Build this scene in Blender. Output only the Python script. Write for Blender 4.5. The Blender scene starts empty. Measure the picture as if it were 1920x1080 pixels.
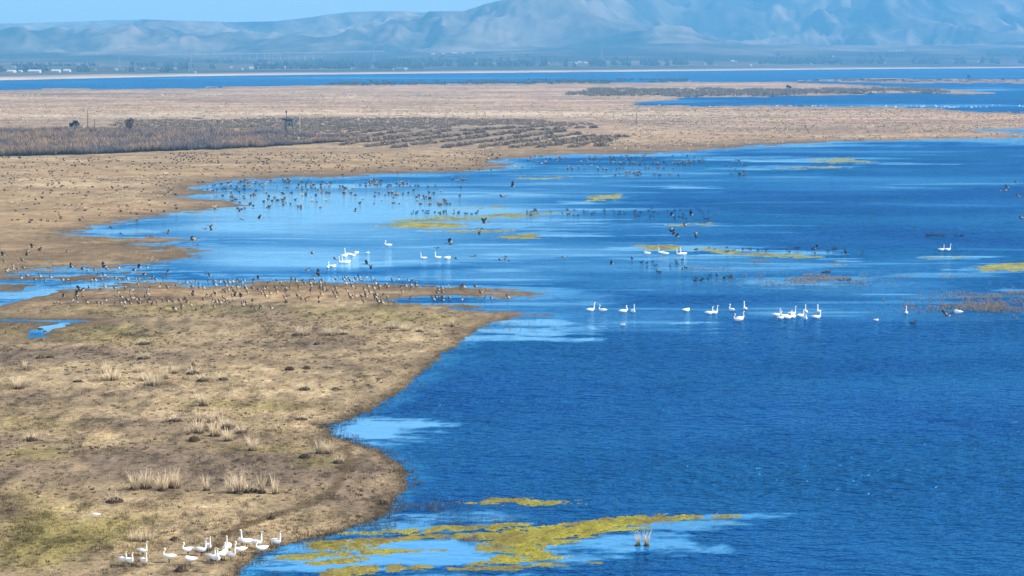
import bpy, bmesh, math, random
import numpy as np
from mathutils import Vector, Matrix

rng = np.random.default_rng(11)
random.seed(11)
scene = bpy.context.scene
COL = scene.collection

# ------------------------------------------------------------------ camera
CAM_H = 32.5                      # metres above the lake
FOC = 3733.0                      # 70 mm lens on a 36 mm sensor, in 1920-wide pixels
PITCH = math.atan(440.0 / FOC)    # horizon 440 px above the picture's centre
cam_data = bpy.data.cameras.new('camera')
cam_data.lens = 70.0
cam_data.sensor_width = 36.0
cam_data.clip_start = 1.0
cam_data.clip_end = 60000.0
cam = bpy.data.objects.new('camera', cam_data)
cam.location = (0, 0, CAM_H)
cam.rotation_euler = (math.pi / 2 - PITCH, 0, 0)
COL.objects.link(cam)
scene.camera = cam

# ------------------------------------------------------------------ light
SUN_EL = math.radians(36)
SUN_DIR = Vector((math.cos(SUN_EL) * 0.985, -math.cos(SUN_EL) * 0.17, math.sin(SUN_EL))).normalized()
world = bpy.data.worlds.new('World')
scene.world = world
world.use_nodes = True
wn = world.node_tree
wn.nodes.clear()
sky = wn.nodes.new('ShaderNodeTexSky')
sky.sky_type = 'NISHITA'
sky.sun_disc = False
sky.sun_elevation = SUN_EL
sky.sun_rotation = math.atan2(SUN_DIR.x, SUN_DIR.y)
sky.altitude = 1200
sky.air_density = 1.0
sky.dust_density = 1.3
sky.ozone_density = 2.0
bg = wn.nodes.new('ShaderNodeBackground')
bg.inputs['Strength'].default_value = 0.13
wo = wn.nodes.new('ShaderNodeOutputWorld')
hs = wn.nodes.new('ShaderNodeHueSaturation')
hs.inputs['Saturation'].default_value = 0.36
wn.links.new(sky.outputs[0], hs.inputs['Color'])
wn.links.new(hs.outputs[0], bg.inputs[0])
wn.links.new(bg.outputs[0], wo.inputs[0])

sun_data = bpy.data.lights.new('sun', 'SUN')
sun_data.energy = 3.7
sun_data.angle = math.radians(0.53)
sun_data.color = (1.0, 0.92, 0.80)
sun = bpy.data.objects.new('sun', sun_data)
sun.rotation_euler = (-SUN_DIR).to_track_quat('-Z', 'Y').to_euler()
COL.objects.link(sun)

scene.view_settings.view_transform = 'Standard'
scene.view_settings.look = 'None'
scene.view_settings.exposure = 0.82
scene.view_settings.gamma = 1.0
scene.view_settings.use_curve_mapping = False
scene.render.engine = 'CYCLES'
scene.cycles.volume_bounces = 1
scene.cycles.max_bounces = 6
scene.cycles.transparent_max_bounces = 8
scene.cycles.use_denoising = True

# ------------------------------------------------------------------ geometry of the view: picture pixel -> point on the lake plane
CP, SP = math.cos(PITCH), math.sin(PITCH)

def gmap(px, py, z=0.0):
    """numpy: where the line of sight through a photo pixel meets height z"""
    px = np.asarray(px, float); py = np.asarray(py, float)
    dx = px - 960.0
    dy = FOC * CP + (540.0 - py) * SP
    dz = -FOC * SP + (540.0 - py) * CP
    t = (z - CAM_H) / dz
    return dx * t, dy * t

def pix(X, Y, Z=0.0):
    """world -> photo pixel"""
    X = np.asarray(X, float); Y = np.asarray(Y, float); Z = np.asarray(Z, float) - CAM_H
    f = Y * CP - Z * SP
    u = Y * SP + Z * CP
    return 960.0 + FOC * X / f, 540.0 - FOC * u / f

def P(px, py, z=0.0):
    x, y = gmap(px, py, z)
    return Vector((float(x), float(y), z))

def at_depth(px, py, Y):
    """point on the line of sight at forward distance Y"""
    dx = px - 960.0
    dy = FOC * CP + (540.0 - py) * SP
    dz = -FOC * SP + (540.0 - py) * CP
    t = Y / dy
    return Vector((dx * t, Y, CAM_H + dz * t))

# ------------------------------------------------------------------ noise (numpy)
def _hash(ix, iy, seed):
    h = (ix.astype(np.int64) * 374761393 + iy.astype(np.int64) * 668265263 + seed * 974634777) & 0xffffffff
    h = ((h ^ (h >> 13)) * 1274126177) & 0xffffffff
    h = h ^ (h >> 16)
    return (h & 0xffffff) / float(0xffffff)

def vnoise(x, y, seed=0):
    x = np.asarray(x, float); y = np.asarray(y, float)
    ix = np.floor(x); iy = np.floor(y)
    fx = x - ix; fy = y - iy
    fx = fx * fx * (3 - 2 * fx); fy = fy * fy * (3 - 2 * fy)
    a = _hash(ix, iy, seed); b = _hash(ix + 1, iy, seed)
    c = _hash(ix, iy + 1, seed); d = _hash(ix + 1, iy + 1, seed)
    return (a + (b - a) * fx) * (1 - fy) + (c + (d - c) * fx) * fy

def fbm(x, y, octv=4, seed=0, gain=0.5):
    s = 0; a = 1; t = 0
    x = np.asarray(x, float); y = np.asarray(y, float)
    for i in range(octv):
        s = s + a * (vnoise(x, y, seed + i * 17) * 2 - 1); t += a
        x = x * 2.03 + 11.3; y = y * 2.03 + 7.7; a *= gain
    return s / t

def ridge(x, y, octv=5, seed=0):
    s = 0; a = 1; t = 0; w = 1
    for i in range(octv):
        n = 1 - np.abs(vnoise(x, y, seed + i * 13) * 2 - 1)
        n = n * n
        s = s + a * n * w; t += a
        w = np.clip(n * 1.6, 0.25, 1)
        x = x * 2.1 + 3.1; y = y * 2.1 + 5.7; a *= 0.5
    return s / t

def sdf(px, py, poly, k=4.0):
    """signed distance, positive inside; the vertical axis counts k times"""
    p = np.asarray(poly, float).copy(); p[:, 1] *= k
    x = px; y = py * k
    d2 = np.full(x.shape, 1e18); inside = np.zeros(x.shape, bool)
    n = len(p)
    for i in range(n):
        x0, y0 = p[i]; x1, y1 = p[(i + 1) % n]
        ex, ey = x1 - x0, y1 - y0
        L = ex * ex + ey * ey + 1e-9
        t = np.clip(((x - x0) * ex + (y - y0) * ey) / L, 0, 1)
        dd = (x - x0 - ex * t) ** 2 + (y - y0 - ey * t) ** 2
        d2 = np.minimum(d2, dd)
        if y0 != y1:
            c = ((y0 > y) != (y1 > y)) & (x < (x1 - x0) * (y - y0) / (y1 - y0) + x0)
            inside ^= c
    d = np.sqrt(d2)
    return np.where(inside, d, -d)

def linedist(px, py, line, k=4.0):
    p = np.asarray(line, float).copy(); p[:, 1] *= k
    y = py * k; d2 = np.full(px.shape, 1e18)
    for i in range(len(p) - 1):
        x0, y0 = p[i]; x1, y1 = p[i + 1]
        ex, ey = x1 - x0, y1 - y0
        t = np.clip(((px - x0) * ex + (y - y0) * ey) / (ex * ex + ey * ey + 1e-9), 0, 1)
        d2 = np.minimum(d2, (px - x0 - ex * t) ** 2 + (y - y0 - ey * t) ** 2)
    return np.sqrt(d2)

def sstep(a, b, x):
    t = np.clip((x - a) / (b - a), 0, 1)
    return t * t * (3 - 2 * t)

# ------------------------------------------------------------------ mesh helpers
def np_mesh(name, V, F, mats=(), smooth=False, attrs=None, midx=None):
    """V (n,3); F (m,3) or (m,4) or a list of such arrays"""
    me = bpy.data.meshes.new(name)
    V = np.asarray(V, np.float32)
    Fs = F if isinstance(F, (list, tuple)) else [F]
    Fs = [np.asarray(f, np.int32) for f in Fs if len(f)]
    nl = sum(f.size for f in Fs); nf = sum(len(f) for f in Fs)
    me.vertices.add(len(V)); me.vertices.foreach_set('co', V.ravel())
    me.loops.add(nl); me.polygons.add(nf)
    me.loops.foreach_set('vertex_index', np.concatenate([f.ravel() for f in Fs]))
    st = []; o = 0
    for f in Fs:
        st.append(o + np.arange(len(f)) * f.shape[1]); o += f.size
    me.polygons.foreach_set('loop_start', np.concatenate(st).astype(np.int32))
    if smooth:
        me.polygons.foreach_set('use_smooth', np.ones(nf, bool))
    else:
        me.polygons.foreach_set('use_smooth', np.zeros(nf, bool))
    for m in mats: me.materials.append(m)
    if midx is not None:
        me.polygons.foreach_set('material_index', np.asarray(midx, np.int32))
    if attrs:
        for k, a in attrs.items():
            a = np.asarray(a, np.float32)
            if a.ndim == 1:
                at = me.attributes.new(k, 'FLOAT', 'POINT'); at.data.foreach_set('value', a)
            else:
                at = me.attributes.new(k, 'FLOAT_COLOR', 'POINT')
                if a.shape[1] == 3: a = np.hstack([a, np.ones((len(a), 1), np.float32)])
                at.data.foreach_set('color', a.ravel())
    me.update(calc_edges=True)
    me.validate()
    return me

def link(name, me, parent=None, **props):
    o = bpy.data.objects.new(name, me)
    COL.objects.link(o)
    if parent is not None: o.parent = parent
    for k, v in props.items():
        if v is not None: o[k] = v
    return o

def empty(name, loc, rz=0.0, label=None, category=None, group=None, scale=1.0):
    o = bpy.data.objects.new(name, None)
    o.empty_display_size = 0.3
    COL.objects.link(o)
    o.location = loc; o.rotation_euler = (0, 0, rz); o.scale = (scale,) * 3
    if label: o['label'] = label
    if category: o['category'] = category
    if group: o['group'] = group
    return o

def copy_thing(src, loc, rz=0.0, label=None, group=None, scale=None):
    r = src.copy(); COL.objects.link(r)
    r.location = loc; r.rotation_euler = (0, 0, rz)
    if scale is not None: r.scale = (scale,) * 3
    if label: r['label'] = label
    if group: r['group'] = group
    for ch in src.children:
        c = ch.copy(); COL.objects.link(c); c.parent = r
        for g in ch.children:
            d = g.copy(); COL.objects.link(d); d.parent = c
    return r

def grid_faces(nr, nc, keep=None):
    i = np.arange(nr - 1)[:, None] * nc + np.arange(nc - 1)[None, :]
    f = np.stack([i, i + 1, i + nc + 1, i + nc], -1)
    if keep is not None: f = f[keep]
    return f.reshape(-1, 4)

def compact(V, F, *attrs):
    used = np.zeros(len(V), bool); used[F.ravel()] = True
    idx = np.cumsum(used) - 1
    return (V[used], idx[F]) + tuple(a[used] for a in attrs)

def srgb(r, g, b):
    f = lambda c: ((c / 255 + 0.055) / 1.055) ** 2.4 if c / 255 > 0.04045 else c / 255 / 12.92
    return np.array([f(r), f(g), f(b)])

# ------------------------------------------------------------------ materials
def new_mat(name):
    m = bpy.data.materials.new(name); m.use_nodes = True
    nt = m.node_tree
    b = nt.nodes['Principled BSDF']
    return m, nt, b

def simple_mat(name, col, rough=0.7, noise=0.0, scale=5.0, spec=0.3):
    m, nt, b = new_mat(name)
    b.inputs['Roughness'].default_value = rough
    b.inputs['Specular IOR Level'].default_value = spec
    if noise > 0:
        tc = nt.nodes.new('ShaderNodeTexCoord')
        n = nt.nodes.new('ShaderNodeTexNoise'); n.inputs['Scale'].default_value = scale
        n.inputs['Detail'].default_value = 4
        mr = nt.nodes.new('ShaderNodeMapRange')
        mr.inputs['From Min'].default_value = 0.3; mr.inputs['From Max'].default_value = 0.7
        mr.inputs['To Min'].default_value = 1 - noise; mr.inputs['To Max'].default_value = 1 + noise
        mx = nt.nodes.new('ShaderNodeVectorMath'); mx.operation = 'SCALE'
        mx.inputs[0].default_value = tuple(col[:3])
        nt.links.new(tc.outputs['Object'], n.inputs['Vector'])
        nt.links.new(n.outputs['Fac'], mr.inputs['Value'])
        nt.links.new(mr.outputs[0], mx.inputs['Scale'])
        nt.links.new(mx.outputs[0], b.inputs['Base Color'])
    else:
        b.inputs['Base Color'].default_value = (*col[:3], 1)
    return m

def attr_mat(name, rough=0.85, attr='tint', vary=0.0, translucent=0.0):
    """colour from the mesh's own attribute, with a little random spread"""
    m, nt, b = new_mat(name)
    a = nt.nodes.new('ShaderNodeAttribute'); a.attribute_name = attr
    b.inputs['Roughness'].default_value = rough
    b.inputs['Specular IOR Level'].default_value = 0.15
    src = a.outputs['Color']
    if vary > 0:
        oi = nt.nodes.new('ShaderNodeObjectInfo')
        mr = nt.nodes.new('ShaderNodeMapRange')
        mr.inputs['To Min'].default_value = 1 - vary; mr.inputs['To Max'].default_value = 1 + vary
        mx = nt.nodes.new('ShaderNodeVectorMath'); mx.operation = 'SCALE'
        nt.links.new(oi.outputs['Random'], mr.inputs['Value'])
        nt.links.new(src, mx.inputs[0]); nt.links.new(mr.outputs[0], mx.inputs['Scale'])
        src = mx.outputs[0]
    nt.links.new(src, b.inputs['Base Color'])
    return m

# ================================================================== THE GROUND
LAND = [
 # the big grassy flat behind the bay, with the far spit
 [(-2600,175),(-600,171),(0,169),(120,166),(240,167),(440,164),(620,159),(900,157),(1280,153),(1480,154),(1570,157),(1620,161),
  (1700,165),(1760,168),(1866,173),(1850,176),(1700,175),(1560,178),(1400,181),(1290,183),(1230,190),(1190,194),(1190,199),(1300,200),(1480,199),(1640,200),
  (1760,205),(1850,211),(1930,213),(2300,216),(3600,222),(3600,246),(2300,243),(1930,241),(1850,241),(1815,244),(1830,248),(1930,252),(2600,250),(2600,256),(1930,259),
  (1800,259),(1700,262),(1560,266),(1420,273),(1300,282),(1150,287),(1010,290),(935,300),(915,304),(960,310),(900,318),(800,323),
  (720,325),(640,331),(560,333),(480,336),(410,342),(350,351),(360,356),(420,362),(330,370),(370,374),(470,383),(400,393),(330,400),(290,408),(250,415),(208,421),(170,426),(185,430),(130,440),(145,443),
  (230,443),(300,447),(322,454),(240,462),(280,464),(392,466),(330,478),(320,486),(300,493),(260,499),(220,505),(120,507),(60,511),(-80,512),(-900,512)],
 # mudflats between the channel's arms
 [(-600,516),(20,515),(90,521),(170,518),(205,524),(150,531),(95,534),(62,541),(30,545),(-80,552),(-600,560)],
 # the foreground flat with its sand spit
 [(-1200,590),(0,574),(40,564),(80,554),(120,543),(200,538),(300,533),(420,531),(600,531),(700,530),(790,536),(830,541),(900,545),(990,547),(1055,550),(1000,553),(900,555),(830,553),
  (740,560),(735,570),(850,576),(960,586),(1030,590),(970,592),(960,598),(930,605),(900,618),(872,634),(830,664),(790,700),(740,742),(690,772),(650,788),(605,798),(622,814),(668,830),(715,846),(752,872),
  (768,905),(735,946),(722,964),(680,983),(625,1003),(560,1014),(492,1036),(455,1066),(432,1100),(300,1290),(100,1900),(-2500,1900)],
 # thin marsh strips out in the far water
 [(1500,151),(1640,148),(1900,149),(2300,150),(2300,155),(1900,155),(1640,155)],
 [(1660,171),(1740,168),(1800,172),(1740,175)],
]
WATER = [
 [(-900,598),(0,599),(100,599.5),(192,600),(150,605),(126,608),(100,618),(82,625),(86,631),(55,634),(50,624),(82,612),(112,606),(60,603),(-20,602.5),(-900,603)],
 [(120,521),(240,515),(420,521),(700,527),(420,531),(200,536),(110,540),(60,548),(0,562),(-200,566),(-200,556),(0,550),(60,540),(110,531),(170,526)],
 [(-100,527),(60,526),(110,529),(60,531),(-100,533)],
]
TRAIL = [(648,840),(655,862),(651,885),(622,925),(585,948),(520,968),(455,990),(425,1008),(400,1030)]

def acoord(X, Y, kx, ky):
    """noise coordinates whose grain widens with distance from the drone's shore"""
    return X / Y * kx, np.log(Y) * ky

def land_sd(px, py, X, Y):
    s = np.full(px.shape, -1e9)
    for poly in LAND: s = np.maximum(s, sdf(px, py, poly))
    for poly in WATER: s = np.minimum(s, -sdf(px, py, poly))
    return s

def rag(px, py, X, Y):
    """how much the shoreline frays, in the units of land_sd"""
    n = fbm(*acoord(X, Y, 26, 110), 6, 3, 0.76) * 1.5
    amp = 15 + 40 * sstep(640, 560, py) * sstep(360, 440, py) + 14 * sstep(420, 330, py) * sstep(180, 250, py)
    amp = amp * (1 - 0.85 * sstep(520, 560, py) * sstep(620, 595, py) * (px < 260))
    amp = amp + 30 * (px < 430) * sstep(435, 450, py) * sstep(560, 535, py) * sstep(526, 522, py)
    amp = amp * (1 - .8 * sstep(760, 820, px) * sstep(540, 546, py) * sstep(556, 551, py))
    return n * amp

def ground_height(px, py, X, Y, sd):
    k = 0.0042 * np.clip(Y / 260.0, 0.6, 4)
    h = np.where(sd > 0, 0.16 * (1 - np.exp(-sd * k / 0.16)) + 0.00015 * np.clip(sd, 0, 900), sd * 0.004)
    h = np.clip(h, -0.5, 0.6)
    return h + np.where(sd > 0, 1, 0) * 0.05 * np.clip(sd / 60, 0, 1) * fbm(X / 3.1, Y / 3.1, 3, 8)

# colours the ground itself has (linear, albedo)
STRAW = np.array([.48, .365, .215]); MAUVE = np.array([.225, .165, .115]); MOSS = np.array([.27, .225, .075])
TAN = np.array([.37, .25, .135]); MUD = np.array([.165, .112, .058]); GREY = np.array([.20, .175, .14]); FARC = np.array([.43, .285, .195])
PALE = np.array([.60, .50, .36]); BANK = np.array([.075, .05, .03])
PATCH = [  # x, y, rx, ry, colour, strength
 (350,880,330,42,MAUVE,.75),(200,862,170,16,MAUVE,.4),(520,905,120,22,MAUVE,.7),(60,668,260,14,MAUVE,.8),(330,676,220,10,MAUVE,.6),(560,650,190,10,MAUVE,.6),(90,748,170,8,MAUVE,.55),
 (300,735,160,10,MAUVE,.5),(600,690,120,8,MAUVE,.5),(220,800,120,9,MAUVE,.5),(330,812,160,7,MAUVE,.45),
 (470,765,130,14,MOSS,.65),(60,860,90,22,MOSS,.6),(110,990,190,60,MOSS,.8),(40,1040,150,40,MOSS,.6),(270,970,90,22,MOSS,.35),(500,845,120,8,MOSS,.5),(600,868,60,12,MOSS,.55),
 (400,585,420,14,MOSS,.45),(780,600,140,12,MOSS,.6),(160,622,180,14,MOSS,.55),(60,800,110,22,MOSS,.35),(250,640,110,8,MOSS,.4),(700,585,120,5,MOSS,.5),
 (200,715,200,18,STRAW,.75),(350,775,240,13,STRAW,.6),(200,690,150,10,STRAW,.4),(470,700,200,16,STRAW,.6),(300,955,260,22,STRAW,.75),(450,980,130,16,STRAW,.6),(120,820,150,12,STRAW,.5),(560,740,150,18,STRAW,.6),(600,790,70,20,STRAW,.6),
 (480,550,420,14,TAN,.7),(900,550,130,5,TAN,.8),(330,555,260,12,TAN,.5),(250,562,170,5,BANK,.55),(180,570,90,4,BANK,.35),(560,545,150,3,BANK,.15),
 (15,965,70,26,BANK,.65),(-30,940,60,14,BANK,.5),(150,480,260,26,MUD,.55),(60,535,120,18,BANK,.55),(160,525,130,10,MUD,.8),(200,455,230,10,MUD,.45),
 (400,325,500,10,TAN,.6),(700,315,240,9,TAN,.85),(1150,283,300,5,TAN,.7),(1500,262,280,5,TAN,.5),(150,400,260,30,TAN,.55),(100,345,220,12,STRAW,.4),
 (640,222,620,14,PALE,.25),(860,214,1000,4,PALE,.4),(1050,212,340,3,PALE,.5),(100,218,300,5,PALE,.3),(980,205,500,3,PALE,.2),(1240,222,90,3,PALE,.6),(1250,232,220,12,GREY,.35),(850,257,330,24,np.array([.23,.18,.13]),.8),(600,232,500,8,GREY,.5),
 (1600,240,300,8,GREY,.3),(500,178,800,6,GREY,.25),(70,201,100,2.2,BANK,.25),(60,171,80,1.5,BANK,.4),(185,168,45,1.5,BANK,.3),
]
def ground_colour(px, py, X, Y, sd):
    n1 = fbm(X / 11, Y / 11, 4, 21)[:, None]; n2 = fbm(X / 2.3, Y / 3.5, 4, 22)[:, None]; n3 = fbm(X / 55, Y / 55, 3, 23)[:, None]
    near = (STRAW * .34 + TAN * .34 + MOSS * .06 + GREY * .16) * .98
    mid = TAN * .62 + STRAW * .12 + MUD * .26
    far = FARC
    a = sstep(640, 440, py)[:, None]; b = sstep(300, 215, py)[:, None]
    c = near * (1 - a) + mid * a
    c = c * (1 - b) + far * b
    wob = fbm(X / 6, Y / 9, 4, 31)
    c = c + (STRAW - c) * np.clip(n1 * 1.2, 0, .6) + (MAUVE - c) * np.clip(-n1 * 1.6 - .05, 0, .7) * (.35 + .65 * (1 - a))
    for (x, y, rx, ry, col, s) in PATCH:
        d = np.sqrt(((px - x) / rx) ** 2 + ((py - y) / ry) ** 2) + wob * .75
        w = (sstep(1.25, .35, d) * s)[:, None]
        c = c * (1 - w) + col * w
    c = c * (1 + .38 * n2 + .14 * n3)
    sp2 = fbm(X / 1.1, Y / 2.6, 4, 57)[:, None]
    c = c * (1 - .42 * sstep(.12, .45, sp2) * (1 - a)) * (1 + .22 * sstep(.12, .45, -sp2) * (1 - a))
    # streaks of old drift lines on the flats far off
    st = fbm(X / 60, Y / 14, 4, 41)[:, None]
    c = c * (1 + .5 * st * b) * (1 + .25 * fbm(*acoord(X, Y, 9, 60), 4, 45)[:, None] * np.maximum(a, b))
    # dark specks of dung, roots and clods
    sp = vnoise(X / .55, Y / .75, 55)[:, None]
    c = c * (1 - .5 * sstep(.80, .93, sp) * (1 - a))
    # the trodden trail
    tr = sstep(15, 6, linedist(px, py, TRAIL, 2.2) + 5 * fbm(X / 1.2, Y / 1.2, 3, 61))[:, None]
    c = c * (1 - .75 * tr) + MUD * .8 * .75 * tr
    # wet mud along the water
    wet = (sstep(48 + 27 * (py < 640), 4, sd) * (py > 262))[:, None]
    c = c * (1 - .62 * wet) + (MUD * .75) * .62 * wet
    wet2 = sstep(14, 0, sd)[:, None]
    c = c * (1 - .35 * wet2)
    return np.clip(c, .01, .9)

def build_ground():
    rows = np.concatenate([np.arange(146.5, 175, .9), np.arange(175, 420, 1.3), np.arange(420, 1110, 1.7), np.geomspace(1112, 3200, 60)])
    cols = np.concatenate([np.linspace(-2600, -64, 150)[:-1], np.arange(-64, 1990, 3.2), np.linspace(1994, 4200, 120)])
    PX, PY = np.meshgrid(cols, rows)
    px = PX.ravel(); py = PY.ravel()
    X, Y = gmap(px, py)
    sd0 = land_sd(px, py, X, Y)
    sd = sd0 + rag(px, py, X, Y)
    h = ground_height(px, py, X, Y, sd)
    colr = ground_colour(px, py, X, Y, sd)
    V = np.stack([X, Y, h], 1)
    nr, nc = PX.shape
    H = h.reshape(nr, nc)
    low = (H[:-1, :-1] < -.07) & (H[1:, :-1] < -.07) & (H[:-1, 1:] < -.07) & (H[1:, 1:] < -.07)
    F = grid_faces(nr, nc, ~low)
    F = F[:, ::-1]
    wet = np.clip(sstep(10, -2, sd), 0, 1)
    V, F, colr, wet = compact(V, F, colr, wet)
    return np_mesh('ground', V, F, [ground_mat()], True, {'tint': colr, 'wet': wet})

def ground_mat():
    m, nt, b = new_mat('dry_flat_ground')
    L = nt.links.new
    a = nt.nodes.new('ShaderNodeAttribute'); a.attribute_name = 'tint'
    w = nt.nodes.new('ShaderNodeAttribute'); w.attribute_name = 'wet'
    geo = nt.nodes.new('ShaderNodeNewGeometry')
    def noise(scale, detail, rough=.6, stretch=(1, 1, 1)):
        mp = nt.nodes.new('ShaderNodeMapping'); mp.inputs['Scale'].default_value = stretch
        n = nt.nodes.new('ShaderNodeTexNoise'); n.inputs['Scale'].default_value = scale
        n.inputs['Detail'].default_value = detail; n.inputs['Roughness'].default_value = rough
        L(geo.outputs['Position'], mp.inputs['Vector']); L(mp.outputs[0], n.inputs['Vector'])
        return n.outputs['Fac']
    def mrange(s, a0, a1, b0, b1):
        r = nt.nodes.new('ShaderNodeMapRange')
        r.inputs['From Min'].default_value = a0; r.inputs['From Max'].default_value = a1
        r.inputs['To Min'].default_value = b0; r.inputs['To Max'].default_value = b1
        L(s, r.inputs['Value']); return r.outputs[0]
    def mul(x, y):
        r = nt.nodes.new('ShaderNodeMath'); r.operation = 'MULTIPLY'; L(x, r.inputs[0]); L(y, r.inputs[1]); return r.outputs[0]
    f1 = mrange(noise(3.2, 6, .75), .34, .66, .60, 1.34)
    f2 = mrange(noise(.75, 5, .65, (1, .7, 1)), .3, .7, .78, 1.22)
    f3 = mrange(noise(.07, 6, .7, (.5, 1, 1)), .3, .7, .80, 1.2)
    sp = mrange(noise(1.9, 3, .5, (.8, 1.2, 1)), .30, .40, .45, 1.0)
    f = mul(mul(mul(f1, f2), f3), sp)
    sc = nt.nodes.new('ShaderNodeVectorMath'); sc.operation = 'SCALE'
    L(a.outputs['Color'], sc.inputs[0]); L(f, sc.inputs['Scale'])
    L(sc.outputs[0], b.inputs['Base Color'])
    L(mrange(w.outputs['Fac'], 0, 1, .95, .55), b.inputs['Roughness'])
    b.inputs['Specular IOR Level'].default_value = .12
    bp = nt.nodes.new('ShaderNodeBump'); bp.inputs['Strength'].default_value = .9; bp.inputs['Distance'].default_value = .12
    L(noise(4.0, 6, .72), bp.inputs['Height']); L(bp.outputs[0], b.inputs['Normal'])
    return m

ground = link('ground', build_ground(), None, kind='structure', label='flat dry grassland and mudflats along the lake')

# bed of the lake: the same ground carried on beneath the water, out to the horizon
bm_ = np_mesh('lake_bed', [(-12400, -380, -.75), (12400, -380, -.75), (12400, 12900, -.75), (-12400, 12900, -.75)], np.array([[0, 1, 2, 3]]), [simple_mat('lake_bed_mud', MUD, .9, .2, .02)])
link('lake_bed', bm_, None, kind='structure', label='muddy bed below the lake water')

# ================================================================== THE WATER
CALM = [  # x, y, rx, ry, strength: sheltered, smooth patches, with sky sheen painted into their colour
 (1160,366,90,2.2,1),(1230,350,110,1.6,.9),(1080,381,90,1.6,1),(1010,392,120,1.6,.9),(900,401,160,1.4,.9),(960,419,170,1.6,1),(1090,412,120,1.5,.9),(860,433,120,1.6,1),(1060,442,70,2,1),(1100,330,120,1.6,.9),(1190,332,100,1.2,.8),
 (1250,464,110,2,1),(1330,470,140,2,1),(1440,478,120,2,1),(1600,486,130,2,1),(1240,424,160,1.3,.9),(1480,303,110,1.6,1),(1600,301,120,1.4,1),(1560,312,150,1.2,.9),(1700,308,90,1.0,.9),(1380,300,110,1.5,.8),(1400,318,120,1.2,.8),(1290,352,50,1.3,.9),
 (1780,482,110,1.6,1),(1860,494,120,2,1),(1870,510,110,2,1),(1000,431,150,1.5,.8),(1260,441,140,1.2,.7),(1290,607,50,1.2,1),(1690,553,120,1.4,.9),(1540,534,160,2,.9),(1330,508,140,2,.7),(1240,500,140,2,.6),
 (760,1040,420,34,1.0),(600,1030,200,30,.9),(1120,1015,160,22,.9),(900,965,230,16,.85),(1240,985,180,10,.8),(1350,968,120,5,.8),(700,985,120,20,.8),(1230,950,80,5,.3),
 (980,625,130,16,1.0),(1000,607,90,9,1.0),(950,570,180,6,.8),(850,570,160,5,.9),(1020,556,160,5,.6),(700,808,120,26,1),
 (60,555,160,14,1.0),(200,535,140,8,1.),(500,528,400,4,.8),(150,520,200,5,.9),(90,612,90,16,1.0),
 (250,432,110,10,.9),(380,400,130,8,.7),(420,460,130,4,.6),(400,485,90,7,.5),(360,362,90,12,.6),(450,345,160,8,.5),(900,314,140,5,.4),
 (1490,375,100,1.5,.0),(1140,370,80,4,.9),(1060,378,70,2,.8),(1010,335,70,2,.7),(1330,350,60,2,.5),(1240,468,180,3,.9),(1330,463,120,3,.8),(1500,475,130,4,.9),(1590,490,60,4,.9),
 (1540,300,140,5,.75),(1650,306,90,1.5,.7),(1400,296,160,3,.55),(1430,315,110,1.6,.6),(1300,352,30,1.5,.5),
 (860,425,140,4,.9),(940,410,160,3,.8),(800,405,120,3,.5),(1040,438,80,4,.8),(700,420,70,2,.5),(1030,398,120,3,.6),(1250,421,110,2,.7),
 (1500,530,160,8,.7),(1430,522,90,5,.5),(1620,510,160,5,.5),(1860,505,120,6,.9),(1770,485,80,3,.9),(1900,545,60,4,.8),(1300,605,60,1.2,.8),(1130,612,60,1.2,.5),(1640,552,100,1.5,.7),
 (1580,170,260,2,.5),(1800,168,140,3,.8),(1750,199,260,2.5,.7),(1600,196,300,1.5,.5),(1260,190,120,3,.5),(640,146,500,1,.5),(1500,272,400,1.5,.6),
]
SOFT = [ # broad zones with weaker ripple (paler, greyer blue: sky sheen painted in)
 (620,410,520,85,1.0),(520,480,340,45,.85),(780,470,460,36,.7),(1050,450,420,60,.35),(900,520,330,22,.45),(1300,540,500,30,.35),(1650,540,300,35,.4),(1050,560,200,30,.5),(700,360,380,30,.65),(1500,580,620,26,.36),(1100,595,400,28,.40),(1250,500,520,26,.45),(1750,500,260,22,.4),(1000,345,260,25,.45),
 (1160,590,240,18,.25),(1500,345,480,22,.28),(1200,325,260,14,.4),(1700,250,10,10,0),
]
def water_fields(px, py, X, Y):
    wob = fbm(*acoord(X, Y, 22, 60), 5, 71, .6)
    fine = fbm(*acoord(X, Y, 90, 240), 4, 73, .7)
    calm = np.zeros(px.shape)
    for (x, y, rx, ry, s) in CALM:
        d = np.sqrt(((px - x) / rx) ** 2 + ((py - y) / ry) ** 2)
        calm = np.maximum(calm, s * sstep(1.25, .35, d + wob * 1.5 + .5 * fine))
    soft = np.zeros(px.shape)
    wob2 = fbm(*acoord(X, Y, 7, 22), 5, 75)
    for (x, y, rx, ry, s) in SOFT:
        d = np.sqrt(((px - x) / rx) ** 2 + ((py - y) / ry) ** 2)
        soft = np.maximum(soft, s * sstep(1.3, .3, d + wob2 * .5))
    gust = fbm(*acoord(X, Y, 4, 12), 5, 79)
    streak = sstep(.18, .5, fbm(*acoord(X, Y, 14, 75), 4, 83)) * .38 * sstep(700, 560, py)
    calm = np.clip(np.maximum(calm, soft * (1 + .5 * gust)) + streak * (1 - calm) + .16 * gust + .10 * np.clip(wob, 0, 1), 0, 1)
    return calm

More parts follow.
